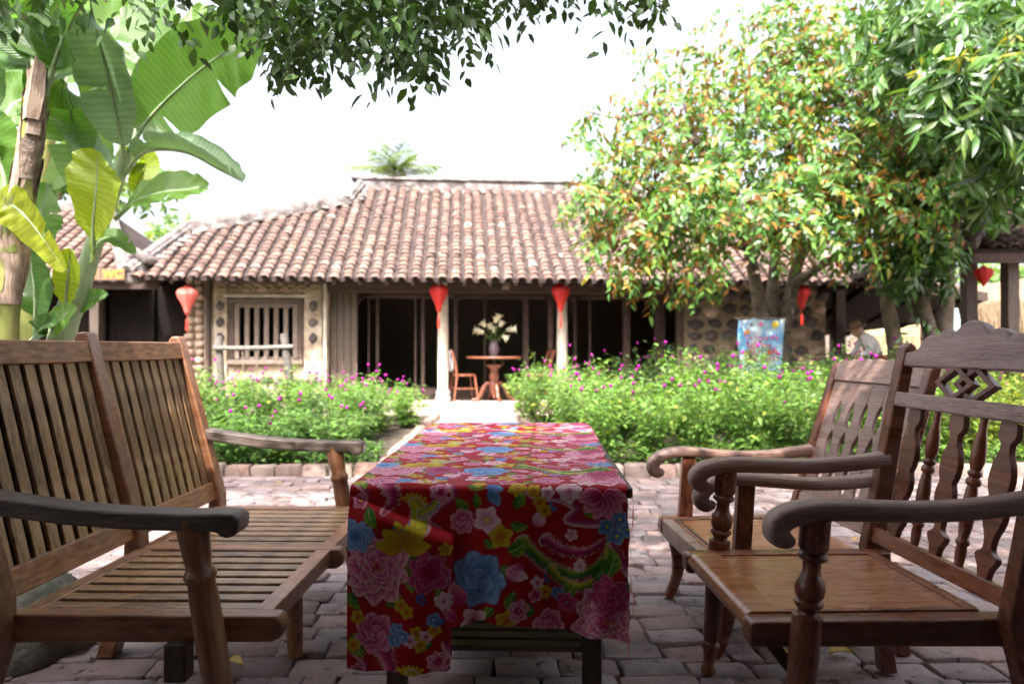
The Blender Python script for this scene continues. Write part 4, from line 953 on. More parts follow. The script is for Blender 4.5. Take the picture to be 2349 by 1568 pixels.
# birds in yellow and green
for cu, cv in ((.168, .052),):
    for i in range(9): petal(cu, cv, -2.6 + i * .42, .036 * pr.uniform(.8, 1.2), .014, YEL, 0, .3, .4, .5, i)
    stroke([(.17, .05), (.182, .075), (.178, .105)], .014, .022, [(0, (.25, .24, .01)), (.5, (.55, .5, .03)), (1, (.3, .4, .04))], .25); stroke([(.19, .075), (.215, .06), (.235, .03)], .012, .006, [(0, (.04, .2, .03)), (.5, (.5, .5, .04)), (1, (.06, .14, .42))], .5)
# blooms
bloom(.076, .205, .098, PINK, ((1, 9), (.8, 8), (.6, 7), (.42, 5), (.25, 4))); dots(.078, .205, 16, .0018, .012, (.6, .45, .05))
bloom(.205, .215, .062, MAG, ((1, 7), (.7, 5)))
rose(.332, .232, .072, BLUE)
bloom(.645, .335, .088, PINK, ((1, 9), (.8, 8), (.58, 6), (.38, 4))); dots(.65, .34, 12, .0018, .010, (.6, .45, .05))
bloom(.655, .275, .055, MAG, ((1, 8), (.7, 6), (.4, 4)))
rose(.505, .355, .044, PINK); rose(.075, .370, .056, PINK); rose(.290, .093, .034, PINK)
for i in range(6): petal(.642, .025, math.pi * (.05 + .18 * i) , .066, .045, PINK, .0, .1, .3, .7, i)
for i in range(5): petal(.025, .115, math.pi * (.1 + .2 * i), .05, .04, BLUE, .0, .1, .2, .6, i)
bloom(.025, .13, .045, BLUE, ((1, 8), (.65, 6)))
for i in range(6): petal(.142, .160, -math.pi * (.05 + .18 * i), .072, .040, YEL, .0, .14, .3, .7, i)
small(.352, .088, .037, WHT); small(.385, .128, .032, YEL, 5, (.5, .08, .02)); small(.318, .335, .036, WHT, 4, (.45, .03, .12)); small(.400, .335, .032, YEL, 5, (.5, .08, .02)); small(.36, .365, .022, PINK)
petal(.445, .225, -2.7, .05, .045, PINK, 0, .1, .3, .6); petal(.415, .215, .4, .045, .03, WHT, 0, .1, .4, .6); petal(.475, .105, -1.2, .045, .035, WHT, 0, .1, .3, .6); petal(.36, .01, 1.1, .05, .032, BLUE, 0, .1, .4, .7); petal(.35, .005, .2, .045, .025, BLUE, 0, .1, .4, .7)
petal(.285, .30, -1.9, .06, .05, PINK, 0, .1, .2, .6); petal(.275, .33, -2.6, .04, .03, PINK, 0, .1, .2, .6)
for cu, cv, st in ((.485, .045, YEL), (.505, .02, WHT), (.47, .015, YEL), (.497, .065, YEL), (.478, .245, WHT), (.495, .27, YEL), (.472, .275, PINK), (.155, .315, YEL), (.14, .30, YEL), (.18, .365, YEL), (.205, .375, WHT), (.19, .395, YEL), (.225, .36, YEL), (.165, .385, WHT), (.03, .33, YEL), (.02, .40, YEL)): small(cu, cv, .019, st, 5, (.45, .05, .02))
for cu, cv in ((.528, .275), (.545, .285), (.13, .36), (.145, .375), (.125, .385), (.222, .335)): small(cu, cv, .020, BLUE, 5, (.5, .6, .8))
bloom(.55, .295, .030, MAG, ((1, 5), (.7, 4)))
dots(.185, .285, 6, .006, .018, (.04, .12, .42)); dots(.52, .055, 3, .007, .01, (.08, .2, .5)); dots(.23, .335, 4, .006, .012, (.05, .14, .45)); dots(.50, .235, 3, .006, .008, (.05, .14, .45)); dots(.135, .10, 5, .004, .02, (.06, .16, .45))
# the print runs on across the table: more sprays to fill the red
for cu, cv, r_, st in ((.56, .125, .018, WHT), (.245, .16, .020, YEL), (.60, .40, .024, WHT), (.40, .395, .026, PINK), (.33, .41, .020, YEL), (.03, .045, .022, PINK)): small(cu, cv, r_, st)
for cu, cv, Rr, st in ((.43, .31, .030, PINK), (.56, .015, .034, WHT), (.245, .29, .026, WHT), (.235, .02, .030, PINK), (.43, .005, .026, YEL), (.585, .20, .018, WHT)): bloom(cu, cv, Rr, st, ((1, 7), (.65, 5)))
IMG = np.clip(IMG, 0.002, .9)
def print_at(u, v):
    iu = np.clip((u / RES).astype(int), 0, NX - 1); iv = ((v / RES).astype(int)) % NY; return IMG[iv, iu]

def cloth_part(name, parent, X, Y, Z, U, V, keep=None):
    ny, nx = X.shape; idx = np.arange(ny * nx).reshape(ny, nx)
    F = np.stack([idx[:-1, :-1], idx[:-1, 1:], idx[1:, 1:], idx[1:, :-1]], -1).reshape(-1, 4)
    if keep is not None: F = F[keep[:-1, :-1].ravel()]
    me = fast_mesh(name, np.stack([X, Y, Z], -1).reshape(-1, 3), F, 'cloth_print', True)
    ca_ = me.color_attributes.new('print', 'FLOAT_COLOR', 'POINT'); c4 = np.ones((ny * nx, 4), np.float32); c4[:, :3] = print_at(U.ravel(), V.ravel())
    ca_.data.foreach_set('color', c4.ravel()); o = ob(name, me, parent); return o
cl = thing('tablecloth', 'red tablecloth printed with peonies, blue roses and phoenix tails', 'tablecloth', TBL, TR)
TZ, LT, XL = .6985, 1.455, -.363
def wig(x, f_, p): return np.sin(x * f_ + p)
# main sheet: over the top, rounded over the front edge, hanging down the front
ds = .0026; s_top = np.arange(0, LT + ds, .0034); nu = 276; s_dr = np.arange(-.40, 0, ds)
S = np.concatenate([s_dr, s_top]); u = np.linspace(0, 1, nu); U1, S1 = np.meshgrid(u, S)
wid = .706 + .022 * sm(S1, .55, 1.4) - .012 * np.exp(-((S1 - .42) / .09) ** 2) + .0025 * np.sin(S1 * 37) + .0015 * np.sin(S1 * 91)
Xc = XL + U1 * wid; drop = np.clip(-S1, 0, None)
rad = .010; ph_ = np.clip(drop / rad, 0, math.pi / 2)
Yc = np.where(S1 >= 0, S1, -rad * np.sin(ph_)); Zc = TZ + np.where(S1 >= 0, 0, -rad * (1 - np.cos(ph_)) - np.clip(drop - rad * math.pi / 2, 0, None))
soft = sm(drop, .01, .30)
Yc = Yc - soft * (.014 + .015 * np.sin(Xc * 14 + 1.2 + drop * 3) + .008 * np.sin(Xc * 31 + 2 - drop * 7) + .004 * np.sin(Xc * 70 + drop * 22)) - .004 * sm(drop, 0, .03)
Zc = Zc + np.where(S1 >= 0, .0018 + .0018 * np.sin(Xc * 21 + S1 * 9) * np.sin(S1 * 13 - Xc * 5) + .0007 * np.sin(S1 * 41 + Xc * 17), 0)
edge_over = np.clip(Xc - .352, 0, None); Zc = Zc - np.where(S1 >= 0, edge_over * .9, 0)      # slips over the far right edge
hem = .352 + .030 * sm(Xc, .0, .34) + .004 * np.sin(Xc * 60) - .012 * np.exp(-((Xc + .02) / .08) ** 2)
o = cloth_part('sheet', cl, Xc, Yc, Zc, U1 * .70 + .004, -S1, (drop <= hem))
# the slack at the corner folded over the front: a second layer
ny, nx = 185, 120; uu, vv = np.meshgrid(np.linspace(0, 1, nx), np.linspace(0, 1, ny))
fx = XL + .001 + uu * (.268 - .012 * vv)
topd = .012 + .108 * np.clip((fx - XL) / .275, 0, 1) ** .9; bot = .452 + .008 * uu + .003 * np.sin(fx * 55)
dd = topd + (bot - topd) * vv
bulge = .020 + .016 * np.sin(np.pi * np.clip(uu, 0, 1)) * sm(vv, 0, .3) + .006 * np.sin(uu * 9 + vv * 2)
roll = 1 - sm(vv, 0, .045); rollr = 1 - sm(1 - uu, 0, .05)
fy = -.016 - bulge * sm(dd, .01, .10) - .014 * np.exp(-((vv - .07) / .05) ** 2) * sm(uu, .05, .5) + .022 * roll ** 2 + .016 * rollr ** 2
cloth_part('folded_layer', cl, fx, fy, TZ - dd, uu * .262 + .002, .02 + dd - .01)
# frayed edge threads
m = MB(); q = random.Random(15)
for i in range(12):
    s_ = q.uniform(.01, .38); x_ = .345 + .004 * math.sin(s_ * 30); m.tube([(x_, -.02, TZ - s_), (x_ + q.uniform(.002, .008), -.024, TZ - s_ - q.uniform(.003, .02)), (x_ + q.uniform(-.002, .010), -.022, TZ - s_ - q.uniform(.02, .06))], .0006, 4)
m.build('frayed_thread', 'red_paint', cl, None, 0, 0)['kind'] = 'stuff'
# ================================================================== VEGETATION
def rdir(n):
    return unit(rng.normal(size=(n, 3)))
def pinnate(p, d, nrm, K, Lr, Ll, Wl, fwd=.55, jit=.25, droop=.3, bend=.2, simple=False):
    """compound sprays: K leaflets in two rows along each rachis"""
    n = len(p); d = unit(d); s_ = unit(np.cross(nrm, d)); t = np.linspace(.12, 1, K); sg = np.where(np.arange(K) % 2, 1.0, -1.0)
    Lr = np.asarray(Lr)[:, None, None]; tt = t[None, :, None]
    pos = p[:, None, :] + d[:, None, :] * tt * Lr + np.array([0, 0, -1.0]) * droop * tt ** 2 * Lr
    dr = d[:, None, :] * fwd + s_[:, None, :] * sg[None, :, None] * (1 - .55 * tt ** 3) + np.array([0, 0, -.25]) + rng.normal(0, jit, (n, K, 3))
    nn = np.broadcast_to(nrm[:, None, :], (n, K, 3)) + rng.normal(0, .35, (n, K, 3))
    m = n * K; return leaf_cloud(pos.reshape(m, 3), dr.reshape(m, 3), unit(nn.reshape(m, 3)), Ll * rng.uniform(.7, 1.2, m), Wl * rng.uniform(.75, 1.15, m), bend, simple)
def merge(parts):
    V = []; F = []; n = 0
    for v, f in parts: V.append(v); F.append(f + n); n += len(v)
    return np.concatenate(V), np.concatenate(F)
def limb(m, pts, r0, r1, n=9):
    P_ = smooth_pts([tuple(p) for p in pts], 4 * (len(pts) - 1)); k_ = len(P_)
    m.tube([Vector(p) for p in P_], [r0 + (r1 - r0) * (i / (k_ - 1)) for i in range(k_)], n); return m
def pxy(P_):
    return CX + P_[:, 0] / P_[:, 1] * FPX, HY - (P_[:, 2] - EYE) / P_[:, 1] * FPX

# ---- tree whose boughs hang over the terrace
ct = thing('overhanging_tree', 'leafy tree whose dark boughs hang over the terrace against the sky', 'tree', (-5.6, 2.3, 0))
def blob_points(blobs, n, shell=.55):
    """blobs: centre, radii, weight"""
    w_ = np.array([b[2] for b in blobs], float); w_ /= w_.sum(); k_ = rng.choice(len(blobs), n, p=w_)
    c_ = np.array([b[0] for b in blobs], float)[k_]; r_ = np.array([b[1] for b in blobs], float)[k_]; u_ = rdir(n); q = rng.random(n) ** (shell / 1.0)
    return c_ + u_ * r_ * q[:, None], u_
canopy_low = [(0, 60), (120, 40), (250, 55), (330, 80), (400, 115), (455, 60), (540, 70), (590, 150), (640, 190), (700, 195), (780, 200), (815, 120), (860, 150), (900, 195), (960, 200), (1010, 170), (1080, 165), (1110, 110), (1150, 60), (1190, 45), (1250, 70), (1310, 35), (1350, 15), (1390, 10), (1420, 55), (1470, 50), (1530, 45), (1552, -40), (2400, -60)]
def under_canopy(P_):
    ok = P_[:, 1] > .25; x_, y_ = pxy(np.where(P_[:, 1:2] > .25, P_, 1.0)); lim = np.interp(x_, [c[0] for c in canopy_low], [c[1] for c in canopy_low])
    return (~ok) | (y_ < lim)
org = np.array([-5.6, 2.3, 0])
# boughs at the front edge, drawn finely
n = 15000; P_ = np.stack([rng.uniform(-2.6, 1.05, n), rng.uniform(2.35, 3.35, n), rng.uniform(1.9, 3.1, n)], 1)
tip = P_ + np.array([0, .02, -.13]); k_ = under_canopy(P_) & under_canopy(tip)
x_, y_ = pxy(P_); lim = np.interp(x_, [c[0] for c in canopy_low], [c[1] for c in canopy_low]); k_ &= (y_ > -120)
dens = np.clip(.32 + .5 * np.sin(P_[:, 0] * 3.1 + .5) * np.sin(P_[:, 2] * 5 + P_[:, 0] * 2) + .35 * ((x_ > 590) & (x_ < 1110)), .06, 1); k_ &= rng.random(n) < dens * .30
P_ = P_[k_]; n = len(P_)
d = np.stack([rng.normal(0, .7, n), rng.normal(.1, .5, n), rng.normal(-.45, .35, n)], 1); nr = unit(np.stack([rng.normal(0, .5, n), rng.normal(-.3, .4, n), np.ones(n)], 1))
front = pinnate(P_, d, nr, 7, rng.uniform(.12, .2, n), .062, .031, .6, .22, .35)
o = ob('foliage', fast_mesh('foliage', front[0] - org, front[1], 'canopy_leaf', True), ct); print('canopy front leaves', n * 7)
n = 9000; P_ = np.stack([rng.uniform(-6.0, 3.2, n), rng.uniform(.9, 3.4, n), rng.uniform(2.75, 4.7, n)], 1)
gap = np.sin(P_[:, 0] * 2.3 + 1) * np.sin(P_[:, 1] * 2.1) ; k_ = under_canopy(P_) & under_canopy(P_ + np.array([0, 0, -.25])) & (gap < .97) & ((gap < .5) | (P_[:, 1] < 2.3)) & ((P_[:, 2] > 3.2) | (P_[:, 1] > 2.3)) & ((P_[:, 1] < 1.7) | (P_[:, 1] > 2.4)) & ~((P_[:, 0] < -1.7) & (P_[:, 2] > 2.9) & (P_[:, 0] > -4.2))
ok = P_[:, 1] > .3; x_, y_ = pxy(np.where(ok[:, None], P_, 1.0)); k_ &= ~(ok & (x_ > 1380) & (y_ > -60)); P_ = P_[k_]; n = len(P_)
d = np.stack([rng.normal(0, .8, n), rng.normal(0, .8, n), rng.normal(-.3, .3, n)], 1); nr = unit(np.stack([rng.normal(0, .4, n), rng.normal(0, .4, n), np.ones(n)], 1))
back = pinnate(P_, d, nr, 6, rng.uniform(.16, .28, n), .098, .052, .6, .25, .3, .2, True)
ob('crown', fast_mesh('crown', back[0] - org, back[1], 'canopy_leaf', True), ct)
m = MB(); limb(m, [(-5.6, 2.3, -.1), (-5.5, 2.35, 1.6), (-5.0, 2.5, 3.0), (-4.2, 2.6, 3.9)], .2, .11); limb(m, [(-4.2, 2.6, 3.9), (-2.6, 2.7, 3.9), (-1.0, 2.8, 3.3), (-.3, 2.85, 2.85)], .10, .012, 7); limb(m, [(-2.6, 2.7, 3.9), (-1.6, 2.9, 3.2), (-1.15, 2.9, 2.75), (-1.0, 2.9, 2.45)], .05, .006, 7)
limb(m, [(-2.6, 2.7, 3.9), (-.5, 2.7, 4.1), (2.2, 2.8, 4.1)], .08, .02, 7); limb(m, [(-1.0, 2.8, 3.3), (-.2, 2.85, 2.95), (.55, 2.9, 2.72)], .025, .005, 6); limb(m, [(-1.0, 2.8, 3.3), (-.55, 2.8, 2.8), (-.45, 2.85, 2.4)], .02, .004, 6); limb(m, [(-2.6, 2.7, 3.9), (-2.0, 2.8, 3.0), (-1.7, 2.85, 2.5)], .03, .005, 6)
for v_ in m.v: v_ -= Vector(org)
m.build('trunk', 'bark', ct, None, 0, 60)

# ---- twig clusters of simple leaves
def twigs(P_, u_, K, Lt, Ll, Wl, hang=.5, jit=.35, bend=.3, spread=1.0):
    n = len(P_); d = unit(u_ * .7 + rng.normal(0, .45, (n, 3)) + np.array([0, 0, -hang])); nr = unit(u_ * .4 + np.array([0, -.25, .8]) + rng.normal(0, .25, (n, 3)))
    s_ = unit(np.cross(nr, d)); t = np.linspace(.1, 1, K)[None, :, None]; sg = np.where(np.arange(K) % 2, 1.0, -1.0)[None, :, None]
    pos = P_[:, None, :] + d[:, None, :] * t * Lt + np.array([0, 0, -.25]) * t ** 2 * Lt
    dr = d[:, None, :] * .5 + s_[:, None, :] * sg * spread + np.array([0, 0, -.45]) + rng.normal(0, jit, (n, K, 3)); nn = nr[:, None, :] + rng.normal(0, .5, (n, K, 3)); m_ = n * K
    return leaf_cloud(pos.reshape(m_, 3), dr.reshape(m_, 3), unit(nn.reshape(m_, 3)), Ll * rng.uniform(.65, 1.2, m_), Wl * rng.uniform(.8, 1.15, m_), bend)
def crown(name, parent, blobs, n, K, Lt, Ll, Wl, mat, shell=.5, hang=.5, org=(0, 0, 0), jit=.35, limit=None):
    P_, u_ = blob_points(blobs, n, shell)
    if limit is not None: k_ = limit(P_); P_, u_ = P_[k_], u_[k_]
    V, F = twigs(P_, u_, K, Lt, Ll, Wl, hang, jit); o = ob(name, fast_mesh(name, V - np.array(org), F, mat, True), parent); return o
def B(px, py, d, rx, rz, w_=1.0, ry=None): return (tuple(pt(px, py, d)), (rx, ry or max(rx * .8, .4), rz), w_)
# star apple tree with green leaves, russet underneath
c_ = pt(1778, 800, 9.0); SO = (c_.x, c_.y, 0)
st = thing('star_apple_tree', 'broad tree with glossy green and russet leaves in front of the tiled roof', 'tree', SO)
sblobs = [B(1860, 300, 8.0, 1.45, 1.15, 5.2), B(1640, 320, 7.8, 1.15, .85, 3.4), B(1500, 440, 7.6, .80, .62, 2.0), B(1450, 260, 7.9, .55, .36, .62), B(1370, 345, 7.9, .30, .25, .3), B(1560, 175, 8.2, .55, .45, .75), B(1810, 90, 8.3, .95, .95, 3.2), B(2040, 90, 8.3, 1.1, 1.1, 3.2), B(2060, 280, 7.8, 1.1, 1.2, 4.0), B(1720, 470, 7.3, 1.25, .46, 3.0), B(1960, 470, 7.4, 1.05, .55, 2.8), B(1420, 540, 7.5, .38, .42, .75), B(1520, 590, 7.5, .45, .30, .55), B(1400, 430, 7.7, .45, .40, .8), B(1320, 470, 7.8, .22, .12, .16), B(1600, 590, 7.4, .35, .25, .45), B(1740, 200, 8.1, .8, .6, 1.5)]
crown('crown', st, sblobs, 1750, 11, .32, .112, .044, 'star_leaf', .46, .6, SO, .4)
inner = [b for b in sblobs if b[2] > 1.5]
crown('inner_foliage', st, [(b[0], tuple(np.array(b[1]) * .75), b[2]) for b in inner], 330, 9, .3, .115, .048, 'star_leaf', .8, .4, SO)
m = MB(); so = Vector(SO)
def L_(pts, r0, r1): limb(m, [Vector(p) - so for p in pts], r0, r1)
bs = pt(1775, 980, 9.0); bs.z = -.1
L_([bs, pt(1772, 860, 9), pt(1768, 735, 9)], .22, .19); L_([pt(1752, 760, 9), pt(1738, 680, 8.95), pt(1715, 570, 8.8), pt(1665, 430, 8.4), pt(1600, 330, 8)], .11, .03); L_([pt(1795, 760, 9), pt(1812, 680, 9), pt(1835, 590, 8.8), pt(1900, 500, 8.4), pt(1990, 350, 8)], .11, .03)
L_([pt(1770, 740, 9.05), pt(1775, 620, 9.1), pt(1790, 480, 9), pt(1810, 300, 8.6), pt(1800, 120, 8.4)], .09, .03); L_([pt(1730, 640, 8.9), pt(1690, 520, 8.6), pt(1560, 450, 8), pt(1470, 430, 7.7)], .07, .015); L_([pt(1820, 650, 8.9), pt(1900, 600, 8.5), pt(1985, 560, 8)], .07, .02)
L_([pt(1715, 570, 8.8), pt(1600, 540, 8.1), pt(1450, 530, 7.6)], .05, .012); L_([pt(1900, 500, 8.4), pt(2060, 400, 8), pt(2120, 250, 7.9)], .06, .015); L_([pt(1600, 330, 8), pt(1500, 260, 8), pt(1420, 270, 7.9), pt(1330, 250, 7.9)], .03, .008); L_([pt(1600, 330, 8), pt(1560, 190, 8.2), pt(1580, 100, 8.2)], .03, .008)
m.build('trunk', 'pale_bark', st, None, 0, 60)
# mango tree at the edge: long drooping leaves
c_ = pt(2150, 800, 7.6); MO = (c_.x, c_.y, 0)
mg = thing('mango_tree', 'mango tree with long drooping leaves and slender leaning trunks', 'tree', MO)
mblobs = [B(2270, 230, 5.6, .55, .42, 2.2), B(2370, 140, 5.4, .8, .5, 2.5), B(2200, 60, 6.2, .9, .55, 2.6), B(2350, 330, 5.8, .45, .4, 1.2), B(2120, 110, 7.0, .7, .7, 1.6)]
crown('crown', mg, mblobs, 330, 13, .22, .20, .046, 'mango_leaf', .5, .35, MO, .5)
dblobs = [B(2280, 380, 7.6, 1.1, .6, 3), B(2100, 420, 8.2, .7, .75, 2), B(2320, 200, 8, 1.6, 1.3, 4), B(2120, 560, 7.8, .65, .35, 1.3), B(2450, 200, 7, 1, 1.5, 2)]
crown('inner_foliage', mg, dblobs, 900, 12, .28, .16, .055, 'mango_leaf', .6, .4, MO, .5, lambda P_: ~((pxy(P_)[0] > 2180) & (pxy(P_)[1] > 470)))
crown('young_leaves', mg, [B(2220, 145, 5.3, .16, .10, 1), B(2325, 115, 5.2, .2, .12, 1.4), B(2180, 110, 5.6, .1, .08, .4)], 12, 9, .10, .12, .03, 'young_leaf', .6, .1, MO, .6)
m = MB(); so = Vector(MO)
b1 = pt(2060, 985, 8.2); b1.z = -.1
L_([b1, pt(2052, 800, 8.2), pt(2036, 700, 8.1), pt(2040, 640, 8.1), pt(2020, 570, 8), pt(2010, 430, 7.9)], .095, .06); b2 = pt(2160, 985, 8); b2.z = -.1
L_([b2, pt(2140, 800, 8), pt(2118, 700, 8), pt(2128, 640, 8), pt(2110, 560, 8), pt(2090, 400, 8)], .09, .05); L_([b2, pt(2165, 780, 8), pt(2172, 680, 8), pt(2180, 560, 7.8), pt(2230, 380, 7.2), pt(2290, 240, 6.2)], .11, .04); L_([pt(2090, 740, 8.1), pt(2085, 680, 8.1), pt(2065, 610, 8.1), pt(2060, 560, 8.1)], .05, .04); L_([pt(2230, 380, 7.2), pt(2330, 260, 6.4), pt(2380, 160, 5.6)], .05, .02)
m.build('trunk', 'pale_bark', mg, None, 0, 60)
for px, py in ((2010, 690), (2085, 680), (2090, 720), (2060, 760), (2100, 790), (2075, 640)):
    V, F = twigs(np.array([pt(px, py, 7.9)]), rdir(1), 9, .25, .13, .05, .2); ob('leafy_shoot', fast_mesh('leafy_shoot', V - np.array(MO), F, 'mango_leaf', True), mg)
# trees far behind
def far_tree(name, label, px, py, d, r_, n, Ll, mat='mango_leaf', par=None):
    c_ = pt(px, py, d); o = thing(name, label, 'tree', (c_.x, c_.y, 0)); og = (c_.x, c_.y, 0)
    crown('crown', o, [((c_.x, c_.y, c_.z), (r_, r_ * .7, r_ * .7), 2), ((c_.x + r_ * .7, c_.y, c_.z - r_ * .3), (r_ * .7, r_ * .6, r_ * .5), 1), ((c_.x - r_ * .7, c_.y, c_.z - r_ * .25), (r_ * .6, r_ * .6, r_ * .45), 1)], n, 9, .5, Ll, Ll * .4, mat, .5, .4, og)
    m = MB(); limb(m, [(0, 0, -.1), (.05, 0, c_.z * .5), (0, 0, c_.z)], .16, .05); m.build('trunk', 'bark', o, None, 0, 60)
far_tree('leafy_tree', 'pale green bushy tree rising just behind the low end of the tiled roof', 425, 535, 20, .9, 130, .26, 'bed_leaf')
far_tree('leafy_tree', 'light green tree showing between the thatch and the pavilion roof', 2330, 640, 22, 1.6, 150, .3, 'bed_leaf')
far_tree('leafy_tree', 'tree with thin foliage behind the banana plants', 130, 330, 15, 1.6, 170, .25, 'bed_leaf')
# coconut palm
c_ = pt(908, 404, 19); pm_ = thing('coconut_palm', 'feathery coconut palm top rising behind the roof ridge', 'palm', (c_.x, c_.y, 0))
m = MB(); limb(m, [(.3, 0, -.1), (.15, 0, 2.5), (0, 0, c_.z)], .16, .11); m.build('trunk', 'pale_bark', pm_, None, 0, 60); q = random.Random(31)
for i in range(22):
    az = 2 * math.pi * i / 22 + q.uniform(-.2, .2); el = q.uniform(.5, 1.5); L = q.uniform(1.0, 1.45)
    k_ = 26; t = np.linspace(.08, 1, k_); hz_ = np.cos(el) * t * L + .25 * t ** 2 * L; zz = np.sin(el) * t * L - (.24 + .15 * math.cos(el)) * t ** 2.4 * L
    base = np.stack([np.cos(az) * hz_, np.sin(az) * hz_, c_.z + zz], 1); tan = unit(np.gradient(base, axis=0)); sd = unit(np.cross(tan, np.array([0, 0, 1.0])))
    P2 = np.concatenate([base, base]); D2 = np.concatenate([tan * .7 + sd + [0, 0, -.25], tan * .7 - sd + [0, 0, -.25]]); ll = np.concatenate([.42 * np.sin(np.pi * (.12 + .8 * t)) + .06] * 2)
    V, F = leaf_cloud(P2, D2 + rng.normal(0, .06, P2.shape), np.tile([0, 0, 1.0], (2 * k_, 1)), ll, np.full(2 * k_, .034), .25)
    fr_ = ob('frond', fast_mesh('frond', V, F, 'palm_leaf', True), pm_)

# ---- banana plants: each blade is a part
def banana_leaf(parent, org, ctrl, W, nh, mat, fold=.25, tears=3, seed=0, rib=.012, tip=.75, sag=0.0, pet=.16):
    """ctrl: midrib points from stalk to tip; nh: where the upper face looks"""
    q = random.Random(seed); n = 44; nc = 7; P_ = [Vector(p) for p in smooth_pts([tuple(p) for p in ctrl], n)]; Vs = []; UV = []; F = []; hws = []
    nh = Vector(nh).normalized(); L = sum((b - a).length for a, b in zip(P_[:-1], P_[1:]))
    cuts = {}
    for _ in range(tears):
        cuts[(q.randrange(8, n - 4), q.choice((-1, 1)))] = q.uniform(.15, .5)
    for i, p in enumerate(P_):
        t = i / n; tg = (P_[min(i + 1, n)] - P_[max(i - 1, 0)]).normalized(); sd = tg.cross(nh).normalized(); nn = sd.cross(tg)
        u = max(0.0, (t - pet) / (1 - pet)); hw = W * .5 * (math.sin(math.pi * min(1, u ** tip * .98 + .0)) ** .55 if u > 0 else 0)
        if u <= 0: hw = .012
        hw *= 1 + .04 * math.sin(t * 31 + seed); hws.append(hw)
        for j in range(-nc, nc + 1):
            s_ = j / nc; rip = .018 * W / .4 * math.sin(t * 46 + s_ * 5 + seed) * abs(s_) * (.4 + .6 * math.sin(t * 9 + seed))
            Vs.append(p + sd * hw * s_ * math.cos(fold * abs(s_)) + nn * (hw * abs(s_) * math.sin(fold) * (1 if u > 0 else 0) - sag * hw * s_ * s_ + rip)); UV.append((t * L * 2.2, s_))
    w_ = 2 * nc + 1
    for (i, sg_), c_ in cuts.items():      # a tear opens as a wedge from near the midrib to the margin
        for j in range(w_):
            s_ = j / nc - 1
            if s_ * sg_ > 0 and abs(s_) >= c_:
                k_ = .5 * (1 - (abs(s_) - c_) / (1 - c_)) - .35 * (abs(s_) - c_) * q.uniform(.4, 1); a_, b_ = i * w_ + j, (i + 1) * w_ + j; va, vb = Vs[a_].copy(), Vs[b_].copy(); Vs[a_] = va.lerp(vb, k_); Vs[b_] = vb.lerp(va, k_)
    for i in range(n):
        for j in range(2 * nc):
            sj = (j + .5) / nc - 1; c_ = cuts.get((i, 1 if sj > 0 else -1))
            if c_ is not None and abs(sj) > c_: continue
            F.append((i * w_ + j, i * w_ + j + 1, (i + 1) * w_ + j + 1, (i + 1) * w_ + j))
    o_ = Vector(org); me = fast_mesh('leaf_blade', np.array([tuple(v_ - o_) for v_ in Vs]), np.array(F), mat, True, UV); lf = ob('leaf_blade', me, parent)
    m = MB(); m.tube([p - nh * .006 - o_ for p in P_[::2]], [rib * (1.25 - i / (n / 2)) + .002 for i in range(n // 2 + 1)], 7); m.build('midrib', 'banana_pale_stem', lf, None, 0, 60); return lf
def bstem(name, parent, org, pts, rads, mat):
    o_ = Vector(org); P_ = smooth_pts([tuple(p) + (r_,) for p, r_ in zip(pts, rads)], 24); m = MB(); m.tube([Vector(p[:3]) - o_ for p in P_], [p[3] for p in P_], 14); return m.build(name, mat, parent, None, 0, 60)
d = 3.7; b0 = pt(10, 1200, d); b0.z = -.05; BO = (b0.x, b0.y, 0)
ba = thing('banana_plant', 'tall banana plant with dry peeling sheaths on its thick stem', 'banana plant', BO)
bstem('stem', ba, BO, [b0, pt(5, 800, d), pt(25, 600, d), pt(55, 420, d), pt(78, 250, d), pt(90, 150, d)], [.10, .078, .064, .052, .046, .036], 'banana_stem')
def wrapped_sheaths(parent, org, pts, rads, n, seed, mats, tmin=.15, tmax=.93):
    """old leaf bases wrapped round the stem, ragged at the top"""
    P_ = smooth_pts([tuple(p) + (r_,) for p, r_ in zip(pts, rads)], 40); q = random.Random(seed); o_ = Vector(org)
    for i in range(n):
        t0 = tmin + (tmax - tmin) * (i + q.uniform(-.3, .3)) / n; t1 = min(.99, t0 + q.uniform(.10, .22)); a0 = q.uniform(0, 6.28); span = q.uniform(2.2, 4.2); v = []; f = []; nr, na = 10, 17; lift = .004 + .004 * (i % 3); flare = q.uniform(.0, .02)
        rag = [q.uniform(-.03, .03) for _ in range(na)]
        for r_ in range(nr):
            for a_ in range(na):
                u_ = r_ / (nr - 1); e_ = 1 - (2 * abs(a_ / (na - 1) - .5)) ** 3; t = t0 + (t1 - t0) * u_ * (.55 + .45 * e_) + rag[a_] * u_; x = max(0, min(40, t * 40)); k_ = min(int(x), 39); p = P_[k_] + (P_[k_ + 1] - P_[k_]) * (x - k_); an = a0 + span * (a_ / (na - 1) - .5)
                v.append(Vector(p[:3]) + Vector((math.cos(an), math.sin(an), 0)) * (p[3] + lift + flare * u_ ** 3) - o_)
        f = [(r_ * na + a_, r_ * na + a_ + 1, (r_ + 1) * na + a_ + 1, (r_ + 1) * na + a_) for r_ in range(nr - 1) for a_ in range(na - 1)]
        ob('leaf_sheath', mesh('leaf_sheath', v, f, mats[i % len(mats)], 60), parent)
wrapped_sheaths(ba, BO, [b0, pt(5, 800, d), pt(25, 600, d), pt(55, 420, d), pt(78, 250, d), pt(90, 150, d)], [.10, .078, .064, .052, .046, .036], 22, 5, ('dry_sheath', 'banana_stem', 'dry_sheath', 'bark'), .28)
q = random.Random(3)
